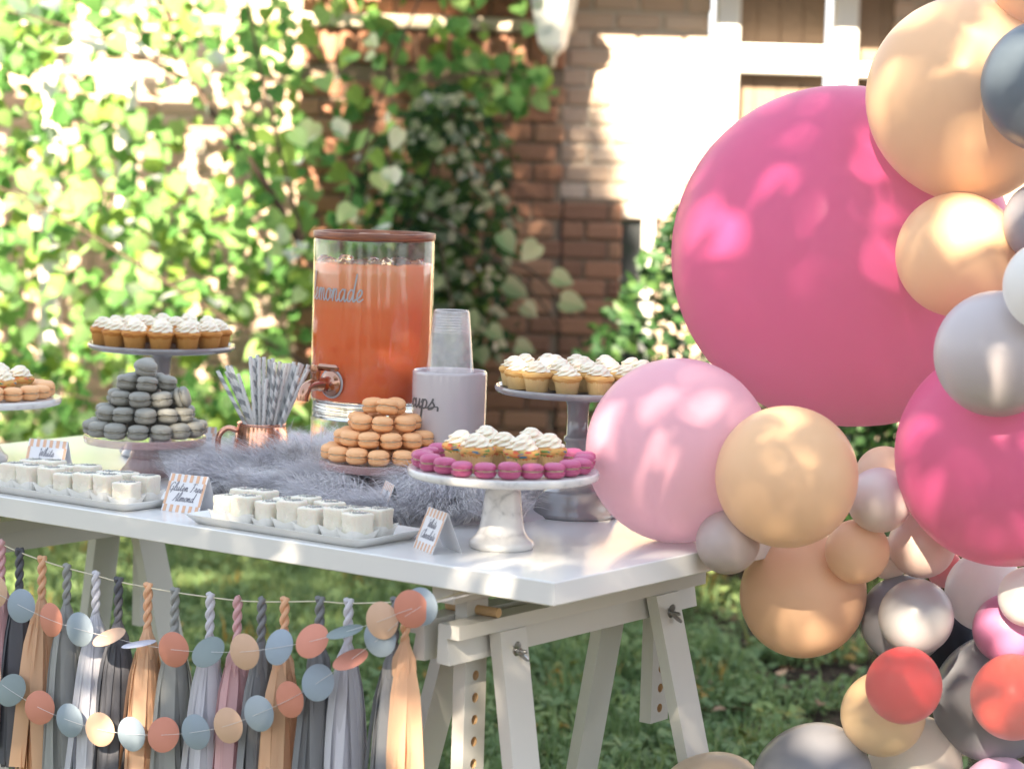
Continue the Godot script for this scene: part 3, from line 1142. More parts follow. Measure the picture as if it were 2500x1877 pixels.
# ---------------------------------------------------------------- food
var mac_grey: Node3D
var mac_peach: Node3D
var mac_pink: Node3D
var cup_gold: Node3D
var cup_yellow: Node3D
var cup_party: Node3D
var cube: Node3D
var frost_meshes := []

func speckled(base: Color, bits: Array, n: int, w := 64, h := 48, blob := 1) -> ImageTexture:
	var im := Image.create(w, h, false, Image.FORMAT_RGB8)
	im.fill(base.linear_to_srgb())
	for k in n:
		var c: Color = bits[rng.randi() % bits.size()]
		var b := 1 + rng.randi() % blob
		im.fill_rect(Rect2i(rng.randi() % w, rng.randi() % h, b, b), c.linear_to_srgb())
	return ImageTexture.create_from_image(im)

func make_macaron(shell: StandardMaterial3D, cream: StandardMaterial3D, seed_of: int) -> Node3D:
	var o := Node3D.new()
	var nz := FastNoiseLite.new()
	nz.seed = seed_of
	nz.frequency = 1.0
	for s in [0, 1]:
		var mb := MB.new()
		var P := []
		for p in P2([.0, .0128, .006, .0126, .011, .0118, .0148, .0098, .0168, .0072, .0173, .0055, .0170, .0042, .0176, .0036, .0171, .0028, .0178, .0021, .0165, .0014, .0, .0014]):
			var row := PackedVector3Array()
			for i in 28:
				var a := TAU * i / 28
				var foot := 1.0 if p.y < .0045 and p.x > .01 else 0.0
				var r: float = p.x * (1.0 + foot * (.085 * nz.get_noise_3d(cos(a) * 9.0, sin(a) * 9.0, p.y * 2500.0 + s * 31.0)) + .012 * nz.get_noise_2d(cos(a) * 1.5, sin(a) * 1.5 + s * 7.0))
				var y: float = p.y + foot * .0011 * nz.get_noise_2d(cos(a) * 8.0, sin(a) * 8.0)
				if s == 0:
					row.append(Vector3(r * sin(a), .0133 + y, r * cos(a)))
				else:
					row.append(Vector3(r * sin(a), .0133 - y, r * cos(a)))
			P.append(row)
		if s == 0:
			P.reverse()
		mb.grid(P, true, .2)
		var q := part("shell", mb.mesh(), shell, o)
		q.position = Vector3(vary(.0006), 0, vary(.0006))
	var mf := MB.new()
	mf.lathe(P2([0, .0115, .0146, .0117, .0156, .0133, .0146, .0149, 0, .0151]), 28)
	part("filling", mf.mesh(), cream, o)
	return o

func make_cupcake(cake: StandardMaterial3D, paper: StandardMaterial3D, icing: StandardMaterial3D, seed_of: int) -> Node3D:
	var o := Node3D.new()
	var nz := FastNoiseLite.new()
	nz.seed = seed_of
	nz.frequency = 1.0
	var mb := MB.new()
	var pl := func(a: float, r: float, y: float) -> Vector2:
		return Vector2(r * (1.0 + .022 * cos(a * 30.0) * clampf(y / .006, 0, 1)), y + (.0006 * sin(a * 7.0) if y > .02 else 0.0))
	mb.lathe_f(P2([0, .0006, .0165, .0006, .0172, .001, .0208, .0215, .0212, .0235]), 120, pl, .1)
	part("paper_case", mb.mesh(), paper, o)
	mb = MB.new()
	var P := []
	for p in P2([.0195, .019, .0215, .0225, .0236, .0245, .0245, .0275, .0238, .0305, .021, .0325, .012, .0345, 0, .035]):
		var row := PackedVector3Array()
		for i in 32:
			var a := TAU * i / 32
			var k := 1.0 + .055 * nz.get_noise_3d(cos(a) * 1.6, sin(a) * 1.6, p.y * 40.0)
			row.append(Vector3(p.x * k * sin(a), p.y + .0012 * nz.get_noise_2d(cos(a) * 2.0, sin(a) * 2.0), p.x * k * cos(a)))
		P.append(row)
	mb.grid(P, true, .3, 1.0, 1.0)
	part("cake", mb.mesh(), cake, o)
	part("icing_swirl", frost_meshes[seed_of % frost_meshes.size()], icing, o).position.y = .0332
	return o

func frost_mesh(seed_of: int) -> ArrayMesh:
	# a piped rosette: six ridges that twist as the swirl winds up to a peak
	var r := RandomNumberGenerator.new()
	r.seed = seed_of
	var mb := MB.new()
	var P := []
	var H := .0185 + r.randf_range(-.0015, .002)
	var tw := r.randf_range(1.5, 2.0)
	var ox := r.randf_range(-.002, .002)
	var rows := 22
	for j in rows:
		var t := float(j) / (rows - 1)
		var rad := .0202 * pow(1.0 - t, .45) * (1.0 if t > .06 else .86 + t * 2.3)
		rad *= 1.0 + .07 * sin(t * 15.0)
		var row := PackedVector3Array()
		for i in 60:
			var a := TAU * i / 60
			var lobe := absf(sin((a - t * tw * 1.5) * 3.0))
			var k := .74 + .33 * pow(lobe, .7)
			k = lerpf(k, 1.0, t * t)
			row.append(Vector3(rad * k * sin(a) + ox * t * t * 2.5, H * (t + .035 * sin(a + t * 11.0) * (1.0 - t)) - .001, rad * k * cos(a)))
		P.append(row)
	mb.grid(P, true, .05)
	return mb.mesh()

func make_cube(body: StandardMaterial3D, paper: StandardMaterial3D, silver: StandardMaterial3D, seed_of: int) -> Node3D:
	var o := Node3D.new()
	var nz := FastNoiseLite.new()
	nz.seed = seed_of
	nz.frequency = 1.0
	var mb := MB.new()
	# rows of rounded squares, uneven like poured icing over sponge
	var P := []
	for q in [[0.0, .0], [.0178, .0], [.0182, .002], [.0180, .008], [.0183, .013], [.0178, .018], [.0180, .023], [.0179, .027], [.0184, .030], [.0187, .034], [.0187, .0385], [.0183, .0402], [.0172, .0412], [.013, .0416], [0.0, .0419]]:
		var row := PackedVector3Array()
		for i in 48:
			var a := TAU * i / 48
			var sq := 1.0 / pow(pow(absf(sin(a)), 8.0) + pow(absf(cos(a)), 8.0), 1.0 / 8.0)
			var k: float = q[0] * sq
			k += (.0026 * (1.0 if q[1] < .029 else .3) * nz.get_noise_3d(sin(a) * 5.0, q[1] * 330.0, cos(a) * 5.0) if q[0] > .001 else 0.0)
			row.append(Vector3(k * sin(a), q[1] + .0006 * nz.get_noise_2d(sin(a) * 3.0, cos(a) * 3.0), k * cos(a)))
		P.append(row)
	mb.grid(P, true, .35)
	part("iced_cake", mb.mesh(), body, o)
	mb = MB.new()
	var fl := func(a: float, r: float, y: float) -> Vector2:
		var t := clampf(y / .016, 0, 1)
		var lobe := cos(a * 4.0 + PI)
		var sq := 1.0 / pow(pow(absf(sin(a)), 5.0) + pow(absf(cos(a)), 5.0), .2)
		return Vector2(r * sq * (1.0 + .02 * cos(a * 40.0)) * (1.0 + .10 * t * lobe), y * (1.0 + .24 * t * lobe))
	mb.lathe_f(P2([0, .0003, .0188, .0003, .0194, .001, .0205, .006, .0222, .011, .0240, .0150]), 96, fl, .1)
	part("paper_case", mb.mesh(), paper, o)
	mb = MB.new()
	for k in 95:
		var a := rng.randf() * TAU
		var r := .0158 * rng.randf()
		var q := Vector3(.003 + r * sin(a), .0421, r * cos(a) - .002)
		if absf(q.x) < .016 and absf(q.z) < .016:
			mb.box(Vector3.ZERO, Vector3(.0014, .0008, .0010), 0, Transform3D(Basis(Vector3.UP, rng.randf() * 3.0), q))
	part("silver_sprinkles", mb.mesh(), silver, o).set_meta("kind", "stuff")
	return o

func food_kit() -> void:
	var cream := mat(.68, .60, .44, .6)
	mac_grey = make_macaron(relief(mat(.27, .265, .235, .5), .05, .02, 60.0), mat(.40, .38, .32, .6), 3)
	mac_peach = make_macaron(relief(mat(.84, .46, .22, .5), .05, .02, 60.0), cream, 4)
	mac_pink = make_macaron(relief(mat(.50, .105, .23, .45), .05, .02, 60.0), cream, 5)
	for m in [mac_grey, mac_peach, mac_pink]:
		m.set_meta("category", "macaron")
	for k in 3:
		frost_meshes.append(frost_mesh(70 + k))
	var icing := mat(.80, .73, .59, .5)
	icing.subsurf_scatter_enabled = true
	icing.subsurf_scatter_strength = .15
	var gold := mat(1, 1, 1, .7)
	gold.albedo_texture = noise_tex(128, .03, FastNoiseLite.TYPE_SIMPLEX_SMOOTH, FastNoiseLite.FRACTAL_FBM, [[.2, .36, .125, .022], [.55, .55, .24, .05], [.9, .66, .34, .09]], 2)
	var yell := mat(1, 1, 1, .7)
	yell.albedo_texture = noise_tex(128, .03, FastNoiseLite.TYPE_SIMPLEX_SMOOTH, FastNoiseLite.FRACTAL_FBM, [[.2, .52, .26, .07], [.55, .68, .40, .13], [.9, .72, .48, .2]], 3)
	var conf := mat(1, 1, 1, .7)
	conf.albedo_texture = speckled(Color(.60, .34, .10), [Color(.05, .18, .33), Color(.55, .06, .05), Color(.6, .16, .04), Color(.1, .25, .06), Color(.7, .5, .2), Color(.65, .3, .08)], 150, 64, 32, 4)
	cup_gold = make_cupcake(gold, lit_through(mat(.58, .29, .075, .55), .3), icing, 0)
	cup_yellow = make_cupcake(yell, lit_through(mat(.68, .48, .22, .55), .3), icing, 1)
	cup_party = make_cupcake(conf, lit_through(mat(.66, .44, .2, .55), .3), icing, 2)
	for m in [cup_gold, cup_yellow, cup_party]:
		m.set_meta("category", "cupcake")
	var body := mat(.76, .72, .615, .45)
	body.subsurf_scatter_enabled = true
	body.subsurf_scatter_strength = .2
	relief(body, .03, .06, 30.0)
	cube = make_cube(body, lit_through(mat(.80, .78, .74, .6), .5), mat(.32, .33, .33, .35), 8)
	cube.set_meta("category", "cake")

func place(o: Node3D, called: String, label: String, at: Vector3, b: Basis, group: String) -> Node3D:
	var r := copy(o, called, label, at, group)
	r.basis = b
	return r

# which of its row something is, seen from the front: the word for it, or "" round the back
func from_left(k: int, n: int, turn: float) -> String:
	var a: Array = []
	for i in n:
		var w := wrapf(TAU * i / n + turn, -PI, PI)
		if absf(w) < 1.65:
			a.append([sin(w), i])
	a.sort()
	for i in a.size():
		if a[i][1] == k:
			return ORD[i] if i < a.size() - 1 or a.size() < 3 else "last"
	return ""

func pyramid(at: Vector3, color: String, src: Node3D, size: float, rows: Array, pitch: float) -> void:
	var what := ["bottom", "second", "third", "fourth", "top"]
	for j in rows.size():
		var n: int = rows[j][1]
		var turn := .21 * (j % 2) + vary(.08)
		for k in n:
			var a := TAU * k / n + turn
			var r: float = rows[j][0] * (1.0 + vary(.03))
			var p := at + Vector3(sin(a) * r, j * pitch * size, cos(a) * r)
			var w := from_left(k, n, turn)
			var label: String = "%s macaron in the %s row of its pyramid, %s from the left" % [color, what[j], w] if w else "%s macaron round the back of the %s pyramid row" % [color, what[j]]
			var tilt := .05 + .04 * j
			if j >= 3:
				tilt = .30
			var b := Basis(Vector3(cos(a), 0, -sin(a)), vary(tilt)) * Basis(Vector3(sin(a), 0, cos(a)), vary(tilt * .8)) * Basis(Vector3.UP, rng.randf() * TAU)
			place(src, color + "_macaron", label, p, b.scaled(Vector3.ONE * size * (1.0 + vary(.03))), color + " macarons piled in a pyramid")
	# a few inside that carry the rows above
	for j in rows.size() - 1:
		if j < 2:
			for k in 5:
				var a := TAU * k / 5
				var r := .048 - j * .012
				place(src, color + "_macaron", color + " macaron hidden inside the " + what[j] + " row", at + Vector3(sin(a) * r, j * pitch * size, cos(a) * r), Basis.from_scale(Vector3.ONE * size * .9), color + " macarons piled in a pyramid")
	# one leaning on its edge against the pile
	var la := 1.15
	if color == "grey":
		place(src, "grey_macaron", "grey macaron standing on its edge at the right of the pyramid", at + Vector3(.054, pitch * size * 2.0 + .014, .022), (Basis(Vector3.BACK, -1.25) * Basis(Vector3.UP, .3)).scaled(Vector3.ONE * size), "grey macarons piled in a pyramid")

func ring(at: Vector3, color: String, src: Node3D, r: float, n: int, size: float, where: String) -> void:
	for k in n:
		var a := TAU * k / n + .07
		var w := from_left(k, n, .07)
		var label: String = "%s macaron on the rim of the %s, %s from the left" % [color, where, w] if w else "%s macaron on the far rim of the %s" % [color, where]
		var b := Basis(Vector3(cos(a), 0, -sin(a)), vary(.07)) * Basis(Vector3.UP, rng.randf() * TAU)
		var rr := r * (1.0 + vary(.025))
		place(src, color + "_macaron", label, at + Vector3(sin(a) * rr, 0, cos(a) * rr), b.scaled(Vector3(size * (1 + vary(.05)), size * (1.0 + vary(.08)), size * (1 + vary(.05)))), color + " macarons on the rim of the " + where)

func cupcakes(at: Vector3, src: Node3D, rings: Array, size: float, turn: float, look: String, where: String) -> void:
	for q in rings:
		var n: int = q[1]
		for k in n:
			var a := TAU * k / n + turn
			var r: float = q[0] * (1.0 + vary(.03))
			var w := from_left(k, n, turn)
			var label := "%s cupcake with white icing in the middle of the %s" % [look, where]
			if n > 1:
				var circle := "outer circle" if q[0] > .09 else "inner circle"
				label = "%s cupcake, front of %s on %s, %s from left" % [look, circle, where, w] if w else "%s cupcake at the back of the %s on %s" % [look, circle, where]
			var c := place(src, look + "_cupcake", label, at + Vector3(sin(a) * r, 0, cos(a) * r), (Basis(Vector3.UP, rng.randf() * TAU) * Basis(Vector3.RIGHT, vary(.03))).scaled(Vector3(size, size * (1 + vary(.05)), size)), look + " cupcakes on the " + where)
			(c.get_child(2) as MeshInstance3D).mesh = frost_meshes[rng.randi() % 3]

func tray(label: String, u: float, w: float, where: String, n: int) -> void:
	var mb := MB.new()
	var P := []
	# a flat bottom, rising rim and thin lip, all rounded rectangles
	for q in [[0.0, 0.0, .0], [.1640, .0655, .0], [.167, .068, .001], [.1785, .0795, .0125], [.1795, .0805, .0145], [.1775, .0785, .0147], [.1655, .0665, .0045], [0.0, 0.0, .0042]]:
		var row := PackedVector3Array()
		for i in 64:
			var a := TAU * i / 64
			var k := 1.0 / pow(pow(absf(sin(a)), 26.0) + pow(absf(cos(a)), 26.0), 1.0 / 26.0)
			row.append(Vector3(q[0] * k * sin(a), q[2], q[1] * k * cos(a)))
		P.append(row)
	mb.grid(P, true, .3)
	single("serving_tray", mb.mesh(), china, label, "tray", tp(u, w), YAW, "white trays of cake cubes")
	for row in 2:
		for k in n:
			var uu := u + .135 - k * .270 / (n - 1) + (.012 if row else .0) + vary(.004)
			var ww := w - .030 + row * .056 + vary(.003)
			var side := "front" if row == 0 else "back"
			var ordinal: String = ORD[k] if k < n - 1 else "last"
			var lab := "white iced cake cube in the %s row of the %s, %s from the left" % [side, where, ordinal]
			place(cube, "cake_cube", lab, tp(uu, ww, .0046), Basis(Vector3.UP, YAW + vary(.28)) * Basis.from_scale(Vector3(1.0 + vary(.06), 1.0 + vary(.10), 1.0 + vary(.06))), "white iced cake cubes on the " + where)

func dispenser(at: Vector3) -> void:
	var t := thing("lemonade_dispenser", "tall glass lemonade dispenser with orange drink, wooden lid and copper tap", "drink dispenser", at, YAW)
	var clear := pane(.9, .95, .9, .03, .02)
	var mb := MB.new()
	# one sheet of glass: stand, waist, wall
	mb.lathe(P2([.1035, .0, .1045, .004, .1035, .02, .1030, .117, .1040, .1205, .1015, .1235, .1015, .150, .1040, .1545, .1045, .16, .1045, .425, .1035, .431]), 72)
	part("glass_jar", mb.mesh(), clear, t)
	# thick glass floor of the jar
	var thick := mat(.93, .97, .94, .02)
	thick.refraction_enabled = true
	thick.refraction_scale = .05
	thick.transparency = BaseMaterial3D.TRANSPARENCY_ALPHA
	thick.albedo_color.a = .02
	mb = MB.new()
	mb.lathe(P2([0, .122, .094, .122, .1005, .124, .1008, .1275, .0985, .130, .1005, .133, .1008, .138, .0985, .141, .1005, .144, .1008, .148, .099, .151, .094, .153, 0, .153]), 72)
	part("glass_foot_ring", mb.mesh(), thick, t)
	# the drink, cloudier and paler where ice floats at the top
	mb = MB.new()
	var nz := FastNoiseLite.new()
	nz.seed = 4
	nz.frequency = 1.0
	var P := []
	var rows := [[0, .156], [.1015, .156], [.1033, .158], [.1033, .25], [.1033, .31], [.1033, .345], [.1033, .37], [.1033, .388], [.1015, .391], [.08, .392], [.05, .391], [0, .3915]]
	for q in rows:
		var row := PackedVector3Array()
		for i in 72:
			var a := TAU * i / 72
			var y: float = q[1]
			if y > .38:
				y += .0042 * nz.get_noise_3d(sin(a) * q[0] * 55.0, cos(a) * q[0] * 55.0, 2.0)
			row.append(Vector3(q[0] * sin(a), y, q[0] * cos(a)))
		P.append(row)
	mb.grid(P, true, .3, 1.0, 1.0)
	for i in mb.v.size():
		var k := smoothstep(.29, .385, mb.v[i].y)
		mb.c[i] = Color(.66, .125, .022).lerp(Color(.66, .28, .13), k)
	var juice := mat(1, 1, 1, .05)
	juice.vertex_color_use_as_albedo = true
	juice.subsurf_scatter_enabled = true
	juice.subsurf_scatter_strength = .55
	part("lemonade", mb.mesh(), juice, t)
	var ice := mat(.95, .93, .92, .03)
	ice.refraction_enabled = true
	ice.refraction_scale = .033
	ice.transparency = BaseMaterial3D.TRANSPARENCY_ALPHA
	ice.albedo_color.a = .08
	for k in 20:
		mb = MB.new()
		var a := rng.randf() * TAU
		var r := .088 * sqrt(rng.randf())
		if k < 13:
			a = vary(1.5) + .6
			r = .084
		var b := Basis(Vector3(vary(1), vary(1), vary(1)).normalized(), rng.randf() * 3.0)
		mb.box(Vector3.ZERO, Vector3(.024, .018, .02) * rng.randf_range(.8, 1.15), .005, Transform3D(b, Vector3(sin(a) * r, .3895 + vary(.003), cos(a) * r)))
		part("ice_cube", mb.mesh(), ice, t)
	# wooden lid: a rim round a sunken disc with a ring knob
	var wood := mat(1, 1, 1, .42)
	wood.albedo_texture = noise_tex(256, .02, FastNoiseLite.TYPE_SIMPLEX_SMOOTH, FastNoiseLite.FRACTAL_FBM, [[.1, .10, .028, .013], [.5, .19, .062, .028], [.9, .29, .115, .055]], 6, 4)
	wood.uv1_triplanar = true
	wood.uv1_scale = Vector3(5, 45, 5)
	mb = MB.new()
	mb.lathe(P2([0, .4295, .099, .4295, .1035, .4315, .1053, .4315, .1057, .4325, .1057, .4425, .1050, .4432, .0945, .4432, .0938, .4425, .0930, .4345, 0, .4345]), 80)
	part("lid", mb.mesh(), wood, t)
	mb = MB.new()
	mb.lathe(P2([.0265, .434, .027, .435, .027, .4402, .0264, .441, .0185, .441, .018, .4402, .0175, .436, .0, .436]), 40)
	part("lid_knob", mb.mesh(), wood, t)
	# tap
	var copper := mat(.44, .25, .18, .16)
	copper.metallic = 1.0
	var tap := part("tap", ArrayMesh.new(), copper, t)
	mb = MB.new()
	var out := Transform3D(Basis(Vector3.RIGHT, PI / 2), Vector3(0, .187, .1045))
	mb.lathe(P2([0, 0, .0215, 0, .0222, .003, .021, .006, .0155, .008, .0125, .012, .0115, .022, .012, .03, 0, .03]), 28, out)
	mb.tube(smooth_path([Vector3(0, .187, .13), Vector3(0, .188, .15), Vector3(0, .1845, .168), Vector3(0, .1745, .177), Vector3(0, .162, .179)], 5), [.0115, .0118, .0115, .011, .0108, .0104, .01, .0098, .0096, .0095], 16)
	mb.lathe(P2([0, .196, .0075, .196, .0075, .206, .0092, .207, .0092, .213, .0086, .2205, .0, .2215]), 18, Transform3D(Basis.IDENTITY, Vector3(0, 0, .148)))
	tap.mesh = mb.mesh()
	mb = MB.new()
	mb.box(Vector3(.028, .2185, .148), Vector3(.044, .0115, .011), .004, Transform3D(Basis.IDENTITY, Vector3.ZERO))
	part("tap_handle", mb.mesh(), copper, tap)
	mb = MB.new()
	mb.lathe(P2([.012, 0, .0245, 0, .0255, .0012, .0245, .0026, .012, .0026]), 28, Transform3D(Basis(Vector3.RIGHT, PI / 2), Vector3(0, .187, .1044)))
	part("washer", mb.mesh(), mat(.35, .34, .36, .4), tap)
	# lettering on the glass
	mb = MB.new()
	var wsum := text_width("lemonade")
	var size := .0205
	var put := func(x: float, y: float) -> Array:
		var a := (x - wsum * size * .79 * .5) / .1052 - .06
		return [Vector3(sin(a) * .1052, .328 + y, cos(a) * .1052), Vector3(sin(a), 0, cos(a))]
	var squeeze := func(x: float, y: float) -> Array:
		return (put as Callable).call(x * .79, y)
	write_on(mb, "lemonade", size, .0016, .16, squeeze)
	part("lettering", mb.mesh(), mat(.36, .38, .40, .45), t)

func utensil_pot(at: Vector3) -> void:
	var t := thing("ceramic_pot", "round pale lilac ceramic pot lettered cups, holding clear plastic cups", "pot", at, YAW)
	var mb := MB.new()
	mb.lathe(P2([0, 0, .0585, 0, .0612, .002, .0622, .006, .0630, .215, .0626, .2185, .0612, .2200, .0596, .2190, .0588, .2160, .0585, .17, 0, .17]), 64)
	part("body", mb.mesh(), grey_pot(), t)
	mb = MB.new()
	var put := func(x: float, y: float) -> Array:
		var a := -.66 + x * 1.15 / .0634
		return [Vector3(sin(a) * .0635, .160 + y, cos(a) * .0635), Vector3(sin(a), 0, cos(a))]
	write_on(mb, "cups", .0150, .0015, .12, put)
	part("lettering", mb.mesh(), mat(.10, .10, .105, .5), t)
	# upside-down cups, one over the other
	var film := pane(.95, .95, .97, .20, .05)
	var film2 := pane(.95, .95, .97, .25, .08)
	for k in 8:
		var y := .1705 + k * .0046
		var c := thing("plastic_cup", "upside down clear plastic cup, %s from top of the stack in the pot" % ["bottom, eighth", "seventh", "sixth", "fifth", "fourth", "third", "second", "first"][k], "cup", at + Vector3(0, y, 0), 0, "clear plastic cups stacked in the pot")
		var m := MB.new()
		if k == 7:
			m.lathe(P2([.0445, .004, .0436, .010, .0405, .011, .0305, .116, .029, .118]), 48)
			part("wall", m.mesh(), film, c)
			m = MB.new()
			m.lathe(P2([.0297, .1165, .0292, .1187, .0275, .1187, .026, .1165]), 48)
			part("foot", m.mesh(), film2, c)
		else:
			m.lathe(P2([.0302, .1135, .0300, .1155]), 48)
			part("foot", m.mesh(), film2, c)
		m = MB.new()
		m.lathe(P2([.0430, .0004, .0450, 0, .0455, .0008, .0450, .0018, .0432, .0018]), 48)
		part("rim", m.mesh(), film2, c)

func grey_pot() -> StandardMaterial3D:
	var m := mat(.50, .465, .485, .12)
	m.clearcoat_enabled = true
	m.clearcoat = .5
	m.clearcoat_roughness = .05
	return m

func mug_and_straws(at: Vector3) -> void:
	var copper := mat(.80, .43, .31, .13)
	copper.metallic = 1.0
	copper.heightmap_enabled = true
	copper.heightmap_texture = noise_tex(256, .02, FastNoiseLite.TYPE_CELLULAR, FastNoiseLite.FRACTAL_NONE, [], 3, 1)
	copper.heightmap_scale = .012
	copper.uv1_triplanar = true
	copper.uv1_scale = Vector3.ONE * 9.0
	var t := thing("copper_mug", "shiny copper mug with a looped handle holding paper straws in the fur", "mug", at)
	var mb := MB.new()
	mb.lathe(P2([0, 0, .038, 0, .041, .002, .0465, .018, .0495, .036, .0500, .05, .0485, .064, .0455, .080, .0432, .092, .0432, .0945, .0442, .0958, .0434, .0972, .0420, .0962, .0418, .092, .044, .08, .047, .06, .048, .045, .045, .02, .038, .006, 0, .006]), 56, Transform3D.IDENTITY, .2)
	part("body", mb.mesh(), copper, t)
	mb = MB.new()
	mb.tube(smooth_path([Vector3(-.044, .082, 0), Vector3(-.060, .0855, .002), Vector3(-.074, .074, .004), Vector3(-.0765, .052, .004), Vector3(-.070, .028, .004), Vector3(-.058, .010, .002), Vector3(-.044, .006, 0)], 6), [.0052], 12)
	part("handle", mb.mesh(), copper, t)
	# straws
	var stripes := Image.create(64, 64, false, Image.FORMAT_RGB8)
	var dots := Image.create(64, 64, false, Image.FORMAT_RGB8)
	var wht := Color(.76, .77, .77).linear_to_srgb()
	var gry := Color(.33, .35, .37).linear_to_srgb()
	for y in 64:
		for x in 64:
			stripes.set_pixel(x, y, gry if posmod(x + y, 64) < 28 else wht)
			var d1 := Vector2(x - 16, y - 16).length()
			var d2 := Vector2(x - 48, y - 48).length()
			dots.set_pixel(x, y, gry if minf(d1, d2) < 8.5 else wht)
	var pm := []
	for im in [stripes, dots]:
		var m := mat(1, 1, 1, .7)
		m.albedo_texture = ImageTexture.create_from_image(im)
		lit_through(m, .2)
		pm.append(m)
	var tops := [[80, 325, 0], [190, 335, 0], [200, 255, 0], [260, 250, 0], [378, 350, 1], [540, 110, 1], [610, 108, 0], [655, 135, 1], [718, 130, 1], [720, 200, 0], [785, 165, 0], [795, 190, 1], [825, 158, 1], [780, 395, 1], [890, 185, 0], [945, 180, 0], [940, 385, 0], [985, 215, 0], [1040, 200, 1], [1070, 215, 1], [1090, 275, 1], [1125, 195, 1], [1150, 230, 0], [1200, 285, 1], [1220, 195, 1], [1250, 215, 1], [1230, 340, 0], [1330, 220, 1], [1345, 265, 1], [560, 150, 0], [860, 210, 1], [1000, 240, 0]]
	var rank := [0, 0]
	tops.sort()
	for k in tops.size():
		var q: Array = tops[k]
		var px: float = (520.0 + q[0] / 5.727 - 642.5) * .000727
		var h: float = (1164.0 - 860.0 - q[1] / 5.727) * .00076
		var top := Vector3(px, h, vary(.022) + (.016 if q[1] > 330 else 0.0))
		var rim := Vector3(clampf(px * .52, -.036, .037), .095, clampf(top.z * .6, -.03, .03))
		if px < -.03:
			rim.x = lerpf(-.037, -.012, clampf((px + .095) / .05, 0, 1))
		var dir := (top - rim).normalized()
		var low := rim - dir * ((rim.y - .012) / dir.y)
		low.x = clampf(low.x, -.03, .03)
		low.z = clampf(low.z, -.03, .03)
		var s := MB.new()
		s.tube([Vector3.ZERO, (top - low) * .25, (top - low) * .5, (top - low) * .75, top - low], [.0035], 14, false, 1.0, 8.0)
		var kind: String = ["grey and white striped", "grey dotted white"][q[2]]
		var lean := "leaning far left" if px < -.05 else "leaning left" if px < -.02 else "standing upright" if px < .015 else "leaning right" if px < .055 else "leaning far right"
		single("paper_straw", s.mesh(), pm[q[2]], "%s paper straw %s in mug, %s such straw from left" % [kind, lean, ORD[rank[q[2]]]], "straw", at + low, 0, "paper straws in the copper mug")
		rank[q[2]] += 1

# height of the fur over the tabletop, 0 outside its edge
func fur_height(u: float, w: float) -> float:
	var cu := (u - .735) / .385
	var mid := .50 + .03 * sin(u * 9.0) + .5 * maxf(0.0, u - .98)
	var cw := (w - mid) / (.235 + .03 * sin(u * 13.0 + 1.0))
	var d := pow(absf(cu), 3.2) + pow(absf(cw), 2.6)
	if d >= 1.0:
		return 0.0
	var e := pow(1.0 - d, .4)
	var b := .014 + .030 * exp(-pow((u - .885) / .075, 2) - pow((w - .475) / .06, 2)) + .030 * exp(-pow((u - .50) / .13, 2) - pow((w - .37) / .075, 2)) + .020 * exp(-pow((u - 1.13) / .08, 2) - pow((w - .52) / .08, 2)) + .012 * exp(-pow((u - .7) / .1, 2) - pow((w - .40) / .07, 2))
	b -= .026 * exp(-pow((u - .865) / .07, 2) - pow((w - .392) / .05, 2))
	return e * maxf(.004, b + .003 * sin(u * 40.0) * sin(w * 37.0))

